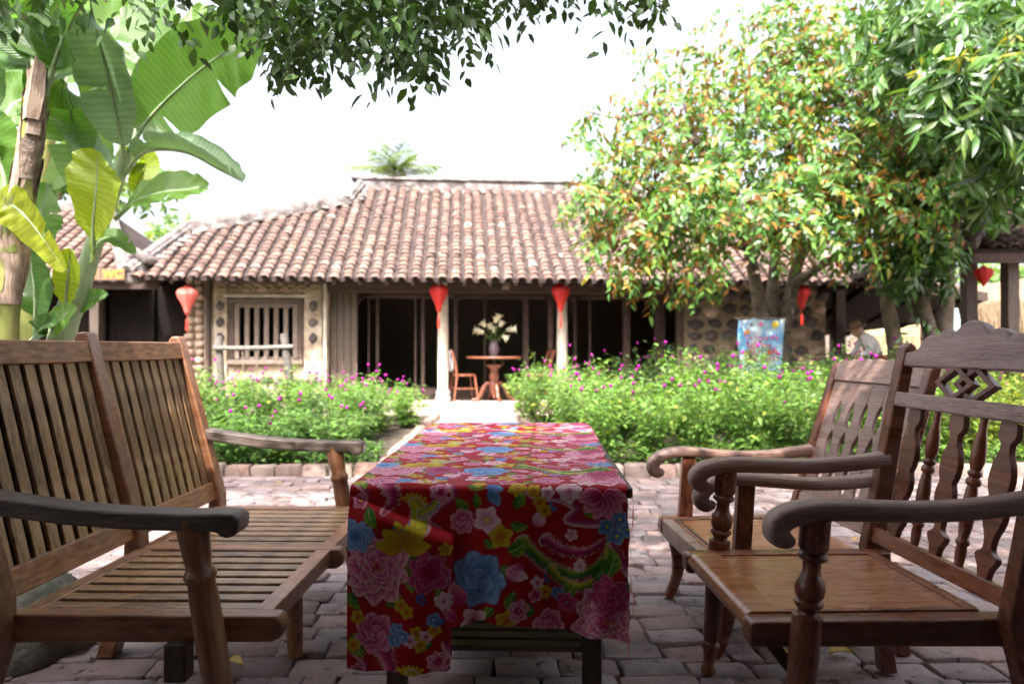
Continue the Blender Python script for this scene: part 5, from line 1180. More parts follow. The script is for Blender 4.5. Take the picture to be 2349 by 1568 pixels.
for i in range(2):
    py = 200 + i * 34; px = 84 - (py - 200) * .13; c_ = pt(px, py, d - .075 + .02 * (i % 2)); s_ = q.uniform(-.05, .05); o_ = Vector(BO)
    L = q.uniform(.22, .42); m = MB(); prof = []
    rows = [(-.5, .045), (-.1, .055), (.3, .042), (.5, .012)]
    v = []; 
    for t, hw in rows:
        cc = c_ + Vector((s_ + t * .05, -.012 - .03 * max(0, t) * (i % 3), t * L)) - o_
        v += [cc + Vector((-hw, .03, 0)), cc + Vector((0, -.008, .0)), cc + Vector((hw, .03, 0))]
    f = [(r_ * 3 + j, r_ * 3 + j + 1, r_ * 3 + j + 4, r_ * 3 + j + 3) for r_ in range(3) for j in range(2)]
    m.add(v, f).build('dry_sheath', 'dry_sheath', ba, None, 0, 60)
F1 = (.1, -1, .25)
for k_, (pts_, W, nh, mat, fold, tears) in enumerate([
    ([pt(85, 220, d), pt(60, 60, d), pt(40, -60, d - .1), pt(-60, -180, d - .3)], .5, (.2, -.6, -.5), 'banana_leaf', .3, 2),
    ([pt(92, 220, d), pt(92, 40, d), pt(50, -120, d), pt(-20, -260, d - .3)], .55, (0, -.7, -.4), 'banana_leaf', .3, 2),
    ([pt(98, 220, d), pt(140, 90, d - .1), pt(185, 5, d - .2), pt(240, -40, d - .3)], .34, (.5, -.6, .6), 'banana_leaf', .5, 2),
    ([pt(80, 230, d), pt(40, 90, d + .1), pt(-40, 60, d + .2), pt(-60, 320, d + .2)], .55, (0, -1, .3), 'banana_leaf', .15, 2),
    ([pt(88, 200, d), pt(75, 40, d), pt(60, -50, d - .2), pt(20, 30, d - .6)], .42, (0, -.8, -.6), 'banana_leaf', .25, 1),
    ([pt(88, 220, d + .1), pt(130, 170, d + .3), pt(160, 250, d + .5), pt(170, 420, d + .5)], .42, (.1, -1, .3), 'banana_leaf', .2, 2),
    ([pt(30, 560, d), pt(10, 470, d - .05), pt(60, 500, d - .1), pt(150, 620, d - .15)], .22, (-.5, -.8, .4), 'banana_yellow_leaf', .3, 1),
    ([pt(20, 500, d), pt(0, 380, d), pt(-40, 300, d), pt(-90, 420, d - .1)], .3, F1, 'banana_leaf', .25, 1)]):
    banana_leaf(ba, BO, pts_, W, nh, mat, fold, tears, 60 + k_)
d = 4.1; b1 = pt(150, 1200, d); b1.z = -.05; BO2 = (b1.x, b1.y, 0)
bb = thing('banana_plant', 'slender pale banana plant with one huge leaf spread against the sky', 'banana plant', BO2)
bstem('stem', bb, BO2, [b1, pt(148, 800, d), pt(180, 680, d), pt(215, 560, d), pt(262, 420, d), pt(288, 350, d)], [.075, .062, .055, .05, .045, .035], 'banana_pale_stem')
bstem('side_stem', bb, BO2, [pt(135, 1000, d - .05), pt(125, 800, d - .05), pt(150, 690, d - .05), pt(168, 640, d - .05)], [.05, .045, .035, .02], 'banana_pale_stem')
for k_, (pts_, W, nh, mat, fold, tears) in enumerate([
    ([pt(285, 360, d), pt(340, 270, d), pt(430, 180, d - .1), pt(520, 110, d - .2), pt(600, 50, d - .3)], .50, (-.25, -.85, -.45), 'banana_leaf', .10, 2),
    ([pt(285, 380, d), pt(272, 300, d - .1), pt(245, 170, d - .2), pt(210, 40, d - .35), pt(200, -10, d - .5)], .36, (-.1, -1, .45), 'banana_grey_leaf', .32, 1),
    ([pt(290, 370, d + .2), pt(330, 200, d + .3), pt(345, 80, d + .3), pt(360, -60, d + .3)], .42, (.1, -1, .2), 'banana_leaf', .2, 1),
    ([pt(282, 400, d), pt(330, 345, d - .1), pt(420, 345, d - .2), pt(500, 385, d - .3), pt(556, 415, d - .35)], .24, (.15, -.35, .95), 'banana_grey_leaf', .9, 2),
    ([pt(262, 500, d), pt(310, 460, d - .1), pt(370, 440, d - .2), pt(425, 435, d - .25), pt(475, 430, d - .3)], .28, (0, -.85, .55), 'banana_leaf', .25, 3),
    ([pt(212, 600, d - .1), pt(212, 520, d - .2), pt(218, 450, d - .3), pt(222, 380, d - .35), pt(222, 345, d - .4)], .33, (-.05, -1, .12), 'banana_yellow_leaf', .2, 0),
    ([pt(262, 440, d), pt(220, 380, d + .1), pt(170, 310, d + .15), pt(110, 250, d + .2)], .22, (.5, -.7, .7), 'banana_grey_leaf', .5, 2),
    ([pt(270, 420, d + .1), pt(215, 350, d + .25), pt(170, 370, d + .3), pt(110, 430, d + .3)], .34, (0, -1, .35), 'banana_leaf', .2, 2),
    ([pt(280, 400, d + .1), pt(300, 370, d + .3), pt(330, 380, d + .3), pt(305, 440, d + .3)], .22, (.2, -1, .2), 'banana_yellow_leaf', .2, 1),
    ([pt(150, 730, d - .1), pt(152, 670, d - .15), pt(158, 610, d - .2), pt(160, 570, d - .25)], .16, (.1, -1, .1), 'banana_yellow_leaf', .25, 0),
    ([pt(205, 620, d), pt(222, 560, d - .1), pt(255, 545, d - .1), pt(308, 580, d - .15)], .15, (.1, -.7, .7), 'banana_leaf', .3, 1),
    ([pt(170, 730, d), pt(190, 700, d), pt(215, 682, d), pt(246, 674, d)], .12, (0, -1, .3), 'banana_leaf', .2, 0),
    ([pt(80, 760, d), pt(80, 690, d - .1), pt(72, 620, d - .1), pt(66, 560, d - .1)], .24, (.1, -1, .15), 'banana_leaf', .25, 1),
    ([pt(110, 780, d - .1), pt(125, 750, d - .2), pt(150, 720, d - .2), pt(175, 705, d - .2)], .15, (0, -1, .4), 'banana_leaf', .25, 0),
    ([pt(60, 790, d - .1), pt(85, 765, d - .2), pt(105, 745, d - .2), pt(130, 742, d - .3)], .16, (0, -.9, .5), 'banana_leaf', .3, 0),
    ([pt(120, 600, d + .2), pt(100, 540, d + .3), pt(95, 480, d + .3), pt(110, 420, d + .3)], .3, (.1, -1, .1), 'banana_leaf', .25, 2)]):
    banana_leaf(bb, BO2, pts_, W, nh, mat, fold, tears, 90 + k_, .010, .75 if k_ not in (5, 9) else .95)
d = 5.0; b2 = pt(330, 1000, d); b2.z = .0; BO3 = (b2.x, b2.y, 0)
bc_ = thing('banana_plant', 'banana plant with broad leaves standing behind the other two', 'banana plant', (pt(60, 900, 5.2).x, 5.2, 0)); BO3 = tuple(bc_.location)
bstem('stem', bc_, BO3, [Vector(BO3), pt(60, 700, 5.2), pt(90, 400, 5.2), pt(120, 250, 5.2)], [.09, .08, .07, .05], 'banana_stem')
for k_, (pts_, W) in enumerate([([pt(118, 260, 5.2), pt(180, 120, 5.2), pt(260, 40, 5.1), pt(380, 30, 5)], .5), ([pt(115, 260, 5.2), pt(60, 130, 5.3), pt(0, 100, 5.3), pt(-80, 160, 5.3)], .6), ([pt(118, 260, 5.2), pt(130, 90, 5.3), pt(150, -60, 5.3), pt(170, -160, 5.2)], .5), ([pt(110, 280, 5.2), pt(40, 230, 5.2), pt(-10, 330, 5.2), pt(-30, 480, 5.1)], .5), ([pt(118, 270, 5.2), pt(220, 200, 5.3), pt(300, 180, 5.3), pt(420, 110, 5.3), pt(470, 10, 5.3)], .45)]):
    banana_leaf(bc_, BO3, pts_, W, (.05, -1, .1), 'banana_leaf', .2, 3, 140 + k_)

# ---- globe amaranth: six grown plants, copied through the beds
def lobed_head(seed):
    m = MB(); m.blob((0, 0, 0), (.0135, .0135, .0145), 7, 5, .12); return mesh('flower_head', m.v, m.f, 'flower_magenta', 60)
HEADS = [lobed_head(i) for i in range(2)]
def amaranth_mesh(hgt, spread, nstem, mat, seed):
    global rng
    keep_ = rng; rng = np.random.default_rng(seed); q = random.Random(seed); parts = []; m = MB(); tips = []
    for i in range(nstem):
        az = 2 * math.pi * i / nstem + q.uniform(-.4, .4); rr_ = spread * math.sqrt(q.uniform(.02, 1)); h_ = hgt * q.uniform(.72, 1.0) * (1 - .18 * (rr_ / spread) ** 2)
        P_ = np.array(smooth_pts([(0, 0, 0), (math.cos(az) * rr_ * .35, math.sin(az) * rr_ * .35, h_ * .45), (math.cos(az) * rr_, math.sin(az) * rr_, h_)], 10)); m.tube([Vector(p) for p in P_[::2]], [.0045, .004, .0035, .003, .0025, .002], 4, cap=False)
        K = 32; t = rng.uniform(.10, 1.0, K) ** .75; base = np.stack([np.interp(t, np.linspace(0, 1, 11), P_[:, c]) for c in range(3)], 1)
        aa = rng.uniform(0, 2 * math.pi, K); up_ = rng.uniform(-.25, .65, K); D_ = np.stack([np.cos(aa), np.sin(aa), up_], 1); off = rng.uniform(0, .07, K)[:, None] * D_
        parts.append(leaf_cloud(base + off, D_, np.tile([0, 0, 1.0], (K, 1)) + rng.normal(0, .25, (K, 3)), rng.uniform(.055, .095, K) * (1.15 - .40 * t), rng.uniform(.028, .044, K) * (1.1 - .35 * t), .3)); tips.append(P_[-1])
    V, F = merge(parts); rng = keep_
    return fast_mesh('foliage', V, F, mat, True), mesh('stems', m.v, m.f, 'stem_green', 60), tips
def family(mat, base, hs): return [amaranth_mesh(h_, .26 + .02 * (i % 3), 13, mat, base + i) for i, h_ in enumerate(hs)]
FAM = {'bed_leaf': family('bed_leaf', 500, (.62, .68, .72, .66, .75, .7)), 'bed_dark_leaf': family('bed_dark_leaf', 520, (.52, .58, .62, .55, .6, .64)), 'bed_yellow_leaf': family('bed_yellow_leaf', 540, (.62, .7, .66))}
def plant(x, y, sc_, fam, label, group, q):
    fo, stm, tips = q.choice(FAM[fam]); o = thing('globe_amaranth', label, 'flowering plant', (x, y, .03), q.uniform(0, 6.28), group); o.scale = (q.uniform(.9, 1.15),) * 2 + (sc_,)
    ob('foliage', fo, o); ob('stems', stm, o)
    for tp in q.sample(tips, q.randint(1, 4)):
        hh = q.uniform(.03, .15) / sc_; h = ob('flower_head', q.choice(HEADS), o, Matrix.Translation((tp[0] + q.uniform(-.04, .04), tp[1] + q.uniform(-.04, .04), tp[2] + hh)) @ Matrix.Diagonal((1.15, 1.15, 1.15 / sc_, 1)))
q = random.Random(77); cnt = 0
y = 5.98
while y < 9.6:
    x = -4.9 + q.uniform(0, .3)
    while x < -1.28:
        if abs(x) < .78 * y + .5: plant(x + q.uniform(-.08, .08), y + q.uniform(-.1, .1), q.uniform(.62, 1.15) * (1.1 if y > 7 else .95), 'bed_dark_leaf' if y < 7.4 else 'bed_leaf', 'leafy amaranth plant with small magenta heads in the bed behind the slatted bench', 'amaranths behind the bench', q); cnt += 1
        x += q.uniform(.36, .48)
    y += .42
y = 6.05
while y < 9.9:
    xl = float(np.interp(y, [5.8, 9.4, 10.2], [.85, .16, .16])); x = xl + q.uniform(0, .1)
    while x < min(.80 * y + .3, 7.0):
        far_ = (x > 3.9 and y < 7.6); hgt = float(np.interp(x / y, [0, .12, .25, .42, .8], [1.1, 1.18, 1.42, 1.36, 1.35])) * (1.0 if y > 6.6 else .86)
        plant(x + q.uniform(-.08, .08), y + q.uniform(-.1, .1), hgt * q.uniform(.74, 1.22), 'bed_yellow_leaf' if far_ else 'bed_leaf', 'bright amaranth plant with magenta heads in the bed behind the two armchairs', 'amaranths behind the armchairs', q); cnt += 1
        x += q.uniform(.38, .5)
    y += .44
print('plants', cnt)
# low ground cover at the foot of the beds
def cover(name, x0, x1, y0, y1, n, mat, label):
    P_ = np.stack([rng.uniform(x0, x1, n), rng.uniform(y0, y1, n), rng.uniform(.06, .20, n)], 1); aa = rng.uniform(0, 6.28, n)
    V, F = leaf_cloud(P_, np.stack([np.cos(aa), np.sin(aa), rng.uniform(-.2, .5, n)], 1), np.tile([0, 0, 1.0], (n, 1)) + rng.normal(0, .3, (n, 3)), rng.uniform(.03, .07, n), rng.uniform(.02, .035, n), .3)
    setp(ob(name, fast_mesh(name, V, F, mat, True)), label, kind='stuff')
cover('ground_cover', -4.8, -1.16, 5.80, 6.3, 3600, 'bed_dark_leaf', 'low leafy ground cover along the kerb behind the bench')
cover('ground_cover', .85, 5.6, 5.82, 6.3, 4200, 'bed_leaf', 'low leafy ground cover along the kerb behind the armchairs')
# sword-leaved clump under the barred window
c_ = pt(560, 900, 9.9); cp = thing('sword_leaf_plant', 'clump of long arching sword leaves below the barred window', 'plant', (c_.x, c_.y, .03)); q = random.Random(9)
for i in range(16):
    az = q.uniform(0, 6.28); L = q.uniform(.55, .85); t = np.linspace(0, 1, 9); hz_ = .42 * L * t ** 1.4; zz = L * (t * 1.05 - .35 * t ** 2.5); wv = .028 * np.sin(np.pi * (.12 + .86 * t)) + .003
    sd = np.array([-math.sin(az), math.cos(az), 0]); b = np.stack([np.cos(az) * hz_, np.sin(az) * hz_, zz], 1); V = np.concatenate([b - sd * wv[:, None], b + [0, 0, -.006], b + sd * wv[:, None]]); F = [(r_ + o_ * 9, r_ + 1 + o_ * 9, r_ + 10 + o_ * 9, r_ + 9 + o_ * 9) for o_ in (0, 1) for r_ in range(8)]
    ob('blade', fast_mesh('blade', V, np.array(F), 'bed_yellow_leaf', True), cp)
# ================================================================== SMALL THINGS
def lantern(c_, r_, h_, silk, label, tassel=True, hang=.25, heart=False, lean=0):
    """c_: middle of the top rim"""
    t = thing('silk_lantern', label, 'lantern', (c_.x, c_.y, c_.z)); n = 10
    prof = [(0, .30), (-.04, .52), (-.10, .80), (-.19, .97), (-.28, 1.0), (-.40, .90), (-.60, .62), (-.80, .38), (-.94, .26), (-1.0, .25)] if not heart else [(0, .35), (-.05, .75), (-.15, .98), (-.28, 1.0), (-.45, .85), (-.65, .55), (-.85, .22), (-1, .05)]
    v = []; f = []
    for z, rr_ in prof:
        for j in range(2 * n):
            k_ = 1.0 if j % 2 == 0 else .955; an = math.pi * j / n; v.append((r_ * rr_ * k_ * math.cos(an), r_ * rr_ * k_ * math.sin(an), z * h_))
    m_ = 2 * n; f = [(i * m_ + j, (i + 1) * m_ + j, (i + 1) * m_ + (j + 1) % m_, i * m_ + (j + 1) % m_) for i in range(len(prof) - 1) for j in range(m_)]
    ob('silk_body', mesh('silk_body', v, f, silk, 20), t)
    for j in range(0, n, 1):
        an = 2 * math.pi * j / n; MB().tube([(r_ * rr_ * 1.008 * math.cos(an), r_ * rr_ * 1.008 * math.sin(an), z * h_) for z, rr_ in prof], .0022, 4).build('rib', 'cap_red', t, None, 0, 0)
    MB().lathe([(-.012, r_ * .30), (.0, r_ * .32), (.022, r_ * .30), (.028, r_ * .1)], 14).build('top_cap', 'cap_red', t, None, 0, 40)
    MB().tube([(0, 0, .02), (0, 0, hang)], .003, 5).build('cord', 'lantern_frame', t, None, 0, 0)
    if tassel:
        MB().lathe([(-h_ - .02, r_ * .22), (-h_ + .004, r_ * .27)], 14).build('bottom_cap', 'cap_red', t, None, 0, 40)
        z = -h_ - .02; tz = MB().tube([(0, 0, z), (0, 0, z - .10)], .004, 5); tz.lathe([(z - .26, .019), (z - .22, .021), (z - .12, .016), (z - .10, .012), (z - .09, .006)], 9); tz.build('tassel', 'tassel_red', t, None, 0, 40)
    return t
def hp(px, py, ly):
    x = hx(px, ly); M = Matrix.Translation((-1.148, 11.3, 0)) @ Matrix.Rotation(HRZ, 4, 'Z'); p = M @ Vector((x, ly, 0)); p.z = EYE - (py - HY) / FPX * p.y; return p
lantern(hp(429, 658, -.62), .155, .385, 'lantern_sunlit_silk', 'red silk lantern in painted sunlit pink hanging in the sun by the stone pier', True, .12)
lantern(hp(1006, 650, -.5), .148, .425, 'lantern_silk', 'red silk lantern hanging in front of the column beside the small chair', True, .16)
lantern(hp(1286, 650, -.5), .146, .425, 'lantern_silk', 'red silk lantern hanging in front of the column half hidden by amaranths', True, .16)
lantern(hp(1839, 655, -.55), .150, .36, 'lantern_silk', 'deep red silk lantern hanging before the dark shed', True, .12)
lantern(pt(2256, 614, 7.95), .098, .22, 'lantern_silk', 'small heart-shaped red lantern under the pavilion eave', False, .12, True)

# ---- porch furniture
c_ = hp(1133, 920, .12); rt = thing('round_table', 'round red wooden pedestal table on the porch', 'table', (c_.x, c_.y, PZ), HRZ)
MB().lathe([(.715, .44), (.725, .465), (.742, .475), (.752, .468), (.755, .45)], 40).build('table_top', 'red_wood', rt, None, 0, 40)
MB().lathe([(.10, .03), (.14, .055), (.24, .085), (.30, .075), (.34, .06), (.37, .075), (.42, .088), (.46, .08), (.50, .062), (.52, .075), (.56, .085), (.58, .12), (.605, .135), (.62, .13)], 20).build('pedestal', 'red_wood', rt, None, 0, 40)
MB().lathe([(.0 + .05, .012), (.10, .03), (.14, .02)], 10).build('drop_finial', 'red_wood', rt, None, 0, 40)
for i in range(3):
    x = (-.19, .19, 0)[i]; bar('top_strut', rt, 'dark_wood', (x * .8, (.1, .1, -.12)[i], .60), (x * .8, (.1, .1, -.12)[i], .72), .03, .03, (1, 0, 0), 0)
for i in range(4):
    an = R(90 * i + 12); M = Matrix.Rotation(an, 4, 'Z'); lg = sweep_xz('leg', rt, 'red_wood', [(.04, .31, .03, .03), (.12, .30, .03, .034), (.19, .22, .028, .034), (.23, .12, .026, .03), (.29, .05, .026, .026), (.36, .028, .028, .024), (.385, .02, .026, .016)], 0, 18, 10); lg.matrix_local = M
vc = thing('flower_vase', 'glazed vase holding a spray of white lilies on the round porch table', 'vase', (c_.x, c_.y - .02, PZ + .755))
MB().lathe([(0, .06), (.03, .075), (.10, .09), (.17, .085), (.22, .065), (.25, .075), (.255, .07), (.24, .05)], 20).build('vase_body', 'vase_glaze', vc, None, 0, 40)
q = random.Random(50)
def lily(M):
    P_ = []; D_ = []; N_ = []
    parts = []
    for i in range(6):
        an = 2 * math.pi * i / 6; t = np.linspace(0, 1, 7); rr_ = .022 + .068 * t ** 2.2; zz = .15 * t - .04 * t ** 3; wv = .029 * np.sin(np.pi * (.2 + .78 * t)) + .003; sd = np.array([-math.sin(an), math.cos(an), 0])
        b = np.stack([np.cos(an) * rr_, np.sin(an) * rr_, zz], 1); V = np.concatenate([b - sd * wv[:, None], b + np.array([math.cos(an), math.sin(an), 0]) * .006, b + sd * wv[:, None]]); F = np.array([(r_ + o_ * 7, r_ + 1 + o_ * 7, r_ + 8 + o_ * 7, r_ + 7 + o_ * 7) for o_ in (0, 1) for r_ in range(6)]); parts.append((V, F))
    V, F = merge(parts); A = np.array(M); return V @ A[:3, :3].T + A[:3, 3], F
for i, (dx, dz, tx, tz_) in enumerate([(-.24, .42, -1.3, .3), (-.14, .50, -.7, .8), (-.05, .46, -.3, .9), (.03, .56, .1, 1), (.10, .50, .4, .9), (.20, .44, 1.4, .25), (.27, .45, 1.5, .1), (.14, .34, .9, -.5), (.0, .40, 0, .6), (-.17, .40, -1.0, .2), (.06, .60, .3, 1)]):
    dy = q.uniform(-.12, .12); M = frame((dx, dy, dz), (0, 1, 0), (tx, dy * 3 - .3, tz_)); V, F = lily(M); ob('lily', fast_mesh('lily', V, F, 'petal_white', True), vc)
    MB().tube([(0, 0, .2), (dx * .4, dy * .4, dz * .75), (dx, dy, dz)], .005, 5).build('stalk', 'stem_green', vc, None, 0, 0)
n = 34; aa = rng.uniform(0, 6.28, n); P_ = np.stack([rng.normal(0, .05, n), rng.normal(0, .05, n), rng.uniform(.24, .42, n)], 1); V, F = leaf_cloud(P_, np.stack([np.cos(aa), np.sin(aa), rng.uniform(-.6, .5, n)], 1), np.tile([0, 0, 1.0], (n, 1)), rng.uniform(.1, .18, n), rng.uniform(.03, .05, n)); ob('leaves', fast_mesh('leaves', V, F, 'bed_dark_leaf', True), vc)
def porch_chair(c_, rz, label):
    t = thing('porch_chair', label, 'chair', (c_.x, c_.y, PZ), rz)      # faces +x
    MB().lathe([(.425, .19), (.435, .205), (.455, .205), (.46, .19)], 24).build('seat', 'red_wood', t, None, 0, 40)
    for sy in (-1, 1):
        turned('front_leg', t, 'red_wood', (.15, sy * .14, .43), (.20, sy * .18, 0), [(0, .017), (.5, .018), (1, .013)], 10)
        MB().tube([(-.22, sy * .19, 0), (-.16, sy * .165, .43), (-.19, sy * .17, .65), (-.26, sy * .175, .86)], [.014, .018, .017, .014], 9).build('back_post', 'red_wood', t, None, 0, 40)
    bar('back_rail', t, 'red_wood', (-.245, -.18, .82), (-.245, .18, .82), .022, .075); bar('back_rail', t, 'red_wood', (-.185, -.17, .56), (-.185, .17, .56), .02, .035); bar('back_splat', t, 'red_wood', (-.187, 0, .56), (-.243, 0, .80), .08, .012, (1, 0, 0))
    for y_ in (-.15, .15): bar('stretcher', t, 'red_wood', (-.17, y_, .22), (.16, y_, .22), .016, .018)
    bar('stretcher', t, 'red_wood', (.0, -.15, .22), (.0, .15, .22), .016, .018); return t
c1 = hp(1064, 920, .16); porch_chair(c1, HRZ + R(14), 'red wooden porch chair with a white cloth over its back')
c2 = hp(1232, 920, .22); porch_chair(c2, HRZ + R(190), 'red wooden porch chair turned to the round table, amaranths before it')
m = MB()
for y_ in range(-8, 9): pass
V = []; 
for i in range(11):
    t_ = i / 10
    for j in range(9):
        s_ = (j / 8 - .5); drop = abs(t_ - .42) * .62; sgn = -1 if t_ < .42 else 1
        V.append((-.247 + (.020 if sgn > 0 else -.020) * min(1, abs(t_ - .42) * 8) + .006 * math.sin(j * 1.3), s_ * (.30 - .05 * t_), .868 - drop + .008 * math.sin(j * .9)))
F = [(i * 9 + j, i * 9 + j + 1, (i + 1) * 9 + j + 1, (i + 1) * 9 + j) for i in range(10) for j in range(8)]
o = ob('draped_cloth', fast_mesh('draped_cloth', np.array(V), np.array(F), 'white_cloth', True)); o.matrix_world = Matrix.Translation((c1.x, c1.y, PZ)) @ Matrix.Rotation(HRZ + R(14), 4, 'Z'); setp(o, 'white cloth draped over the back of a red porch chair', 'cloth')
sd_ = o.modifiers.new('thickness', 'SOLIDIFY'); sd_.thickness = .004

# ---- event banner tied to the tree
c_ = pt(1747, 730, 8.45); po = thing('event_banner', 'sky blue event banner with a sun and red lettering tied before the tree trunk', 'banner', (c_.x, c_.y, c_.z), R(2))
nx, ny = 14, 22; V = []
for j in range(ny + 1):
    for i in range(nx + 1):
        a_, b_ = i / nx - .5, j / ny; V.append((a_ * (.575 - .03 * b_) - .02 * b_ - .012 * math.sin(b_ * 5), .012 * math.sin(a_ * 9 + b_ * 4) + .02 * b_, -.78 * b_))
F = [(j * (nx + 1) + i, (j + 1) * (nx + 1) + i, (j + 1) * (nx + 1) + i + 1, j * (nx + 1) + i + 1) for j in range(ny) for i in range(nx)]
sheet = ob('sheet', fast_mesh('sheet', np.array(V), np.array(F), 'poster_print', True), po); sdm = sheet.modifiers.new('thickness', 'SOLIDIFY'); sdm.thickness = .003; sdm.offset = 1
MB().tube([(-.36, -.002, 0), (.30, -.002, 0)], .013, 8).build('rod', 'bar_wood', po, None, 0, 40)
MB().tube([(-.28, 0, .01), (0, .12, .14), (.28, 0, .01)], .003, 4).build('cord', 'lantern_frame', po, None, 0, 0)
lettering('lettering', 'Vui Trong Bếp', .072, 'pink_paint', po, (-.01, -.03, -.235)); lettering('lettering', 'HỘI THI -', .085, 'red_paint', po, (-.02, -.03, -.345)); lettering('lettering', 'NẤU CƠM', .092, 'red_paint', po, (-.03, -.028, -.425)); lettering('lettering', 'NIÊU ĐẤT', .085, 'red_paint', po, (-.03, -.022, -.505))
def disc(r_, mat, loc, nm):
    MB().lathe([(-.003, r_), (.003, r_)], 20, Matrix.Rotation(R(90), 4, 'X')).build(nm, mat, po, Matrix.Translation(loc), 0, 0)
disc(.042, 'sun_paint', (.16, -.022, -.075), 'printed_sun'); disc(.026, 'pink_paint', (-.02, -.02, -.07), 'printed_emblem'); disc(.016, 'brown_paint', (-.14, -.022, -.08), 'printed_kite')
MB().prism([(-.05, -.02), (.04, .0), (.02, .045), (-.03, .035)], -.003, .003).build('printed_kite', 'orange_paint', po, Matrix.Translation((-.19, -.02, -.185)), 0, 0)

# ---- rough wooden frame standing in the bed
c_ = pt(505, 770, 9.4); wf = thing('log_frame', 'rough log frame with a crossbar standing in the flower bed', 'frame', (c_.x, c_.y, 0)); o2 = pt(652, 765, 9.3); dx = o2.x - c_.x
MB().tube([(0, 0, -.1), (.01, 0, .6), (-.02, 0, c_.z)], [.06, .055, .05], 9).build('post', 'log_wood', wf, None, .006, 50)
MB().tube([(dx + .10, -.05, -.1), (dx + .05, -.03, .6), (dx - .04, 0, o2.z)], [.062, .058, .055], 9).build('post', 'log_wood', wf, None, .006, 50)
MB().tube([(-.06, -.06, c_.z - .17), (dx * .5, -.07, c_.z - .17), (dx + .12, -.06, c_.z - .15)], [.032, .034, .03], 9).build('crossbar', 'log_wood', wf, None, 0, 50)
for x in (.33, .52): MB().tube([(x, -.07, c_.z - .17), (x + .02, -.08, c_.z - .45), (x - .03, -.07, c_.z - .75)], .008, 5).build('rope', 'bar_wood', wf, None, 0, 50)

# ---- mossy boulder behind the bench
m = MB(); q = random.Random(2)
nn, mm = 26, 14; V = []
for i in range(mm + 1):
    th_ = math.pi * i / mm
    for j in range(nn):
        ph_ = 2 * math.pi * j / nn; q_ = 1 + .12 * math.sin(3 * ph_ + 2 * th_) + .07 * math.sin(7 * ph_ - 3 * th_) + .04 * math.sin(13 * ph_ + 9 * th_)
        V.append((.42 * math.sin(th_) * math.cos(ph_) * q_, .34 * math.sin(th_) * math.sin(ph_) * q_, max(-.03, .27 * math.cos(th_) * q_)))
F = [(i * nn + j, (i + 1) * nn + j, (i + 1) * nn + (j + 1) % nn, i * nn + (j + 1) % nn) for i in range(mm) for j in range(nn)]
o = ob('boulder', fast_mesh('boulder', np.array(V), np.array(F), 'grey_rock', True)); o.location = (-1.95, 2.45, 0); setp(o, 'mossy grey boulder on the paving behind the slatted bench', 'boulder')

# ---- fallen leaves on the bricks
def fallen(px, py, L, rz, label):
    d = FPX * EYE / (py - HY); t = np.linspace(0, 1, 8); wv = .26 * np.sin(np.pi * (.04 + .94 * t ** .8)); V = []
    for s_ in (-1, -.5, 0, .5, 1):
        V.append(np.stack([(t - .5) * L, s_ * wv * L, .012 + .16 * L * np.abs(s_) ** 1.5 + .10 * L * np.sin(t * 4)], 1))
    V = np.concatenate(V); F = [(r_ + o_ * 8, r_ + 1 + o_ * 8, r_ + 9 + o_ * 8, r_ + 8 + o_ * 8) for o_ in range(4) for r_ in range(7)]
    o = ob('fallen_leaf', fast_mesh('fallen_leaf', V, np.array(F), 'fallen_yellow', True)); o.location = ((px - CX) / FPX * d, d, .002); o.rotation_euler = (R(4), R(-5), rz); setp(o, label, 'leaf', 'fallen leaves on the paving')
for px, py, L, rz, lab in [(1655, 1447, .075, .5, 'yellow fallen leaf on the bricks beside the curved chair leg'), (1805, 1512, .07, -.3, 'pale yellow fallen leaf under the carved seat, next to its front leg'), (1925, 1503, .085, .1, 'curled yellow fallen leaf on the bricks under the carved seat'), (543, 1528, .075, -.5, 'curled pale leaf lying on the bricks in front of the bench'), (640, 1112, .06, .2, 'small orange leaf on the paving near the kerb behind the bench'), (1960, 1242, .05, .6, 'tiny dry leaf on the bricks behind the pierced chair')]:
    fallen(px, py, L, rz, lab)

# ---- person in a white shirt bending forward beside the shed
c_ = pt(2003, 800, 11.6); pe = thing('person', 'person in white shirt and brown hat bending forward near the cream sign', 'person', (c_.x, c_.y, 0), R(0))
bm_v = [(0, 0, .92), (-.03, 0, 1.08), (-.10, 0, 1.22), (-.19, -.01, 1.28), (-.235, -.01, 1.31), (.02, .10, .88), (-.02, .11, .48), (.03, .11, .06), (-.10, .11, .03), (.02, -.10, .88), (.0, -.11, .48), (.06, -.11, .06), (-.07, -.11, .03), (-.12, .17, 1.22), (-.20, .20, 1.0), (-.33, .12, .92), (-.12, -.17, 1.22), (-.18, -.22, .98), (-.32, -.14, .92)]
bm_e = [(0, 1), (1, 2), (2, 3), (3, 4), (0, 5), (5, 6), (6, 7), (7, 8), (0, 9), (9, 10), (10, 11), (11, 12), (2, 13), (13, 14), (14, 15), (2, 16), (16, 17), (17, 18)]
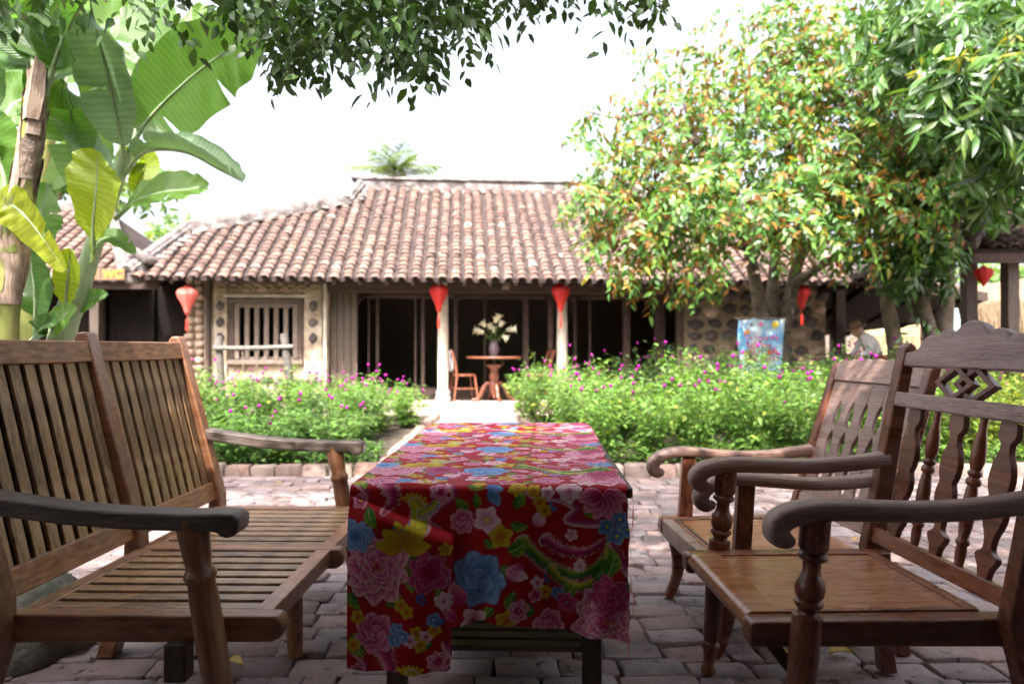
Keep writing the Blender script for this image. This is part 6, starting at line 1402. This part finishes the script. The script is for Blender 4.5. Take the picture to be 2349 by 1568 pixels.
rad = [.14, .13, .14, .06, .055, .09, .065, .045, .04, .09, .065, .045, .04, .06, .045, .035, .06, .045, .035]
me = bpy.data.meshes.new('body'); me.from_pydata(bm_v, bm_e, []); me.materials.append(MATS['white_cloth']); body = ob('body', me, pe)
sk_ = body.modifiers.new('skin', 'SKIN'); me.skin_vertices
for i, r_ in enumerate(rad): me.skin_vertices[0].data[i].radius = (r_, r_)
me.skin_vertices[0].data[0].use_root = True; body.modifiers.new('subsurf', 'SUBSURF').levels = 2; body.modifiers['subsurf'].render_levels = 2
m = MB(); m.blob((-.285, -.01, 1.34), (.095, .075, .115), 12, 9, .02); m.blob((-.375, -.01, 1.32), (.02, .014, .02), 6, 4); m.build('head', 'skin', pe, None, 0, 60)
MB().lathe([(0, .17), (.015, .165), (.03, .095), (.10, .085), (.12, .05)], 16, Matrix.Translation((-.29, -.01, 1.39)) @ Matrix.Rotation(R(-22), 4, 'Y')).build('hat', 'hat_straw', pe, None, 0, 40)
MB().tube([(0, .09, .92), (-.01, .11, .48), (.03, .11, .08)], [.105, .085, .065], 10).build('trouser_leg', 'dark_trousers', pe, None, 0, 50); MB().tube([(0, -.09, .92), (.0, -.11, .48), (.06, -.11, .08)], [.105, .085, .065], 10).build('trouser_leg', 'dark_trousers', pe, None, 0, 50)
for y_ in (-.15, .13): MB().blob((-.36, y_, .90), (.05, .03, .045), 8, 6, .05).build('hand', 'skin', pe, None, 0, 60)
c_ = pt(2032, 826, 11.3); o = MB().box((-.14, -.05, -.07), (.14, .05, .07)).build('red_box', 'cap_red', None, Matrix.Translation((c_.x, c_.y, c_.z)) @ Matrix.Rotation(R(18), 4, 'Y'), .01); setp(o, 'red box beside the person in the white shirt', 'box')
o2 = thing('wooden_stand', 'simple wooden stand holding the red box among the amaranths', 'stand', (c_.x, c_.y, 0)); bar('top', o2, 'bar_wood', (-.2, 0, c_.z - .11), (.2, 0, c_.z - .11), .2, .025)
for x in (-.17, .17): bar('leg', o2, 'bar_wood', (x, 0, 0), (x, 0, c_.z - .12), .05, .05, (1, 0, 0))
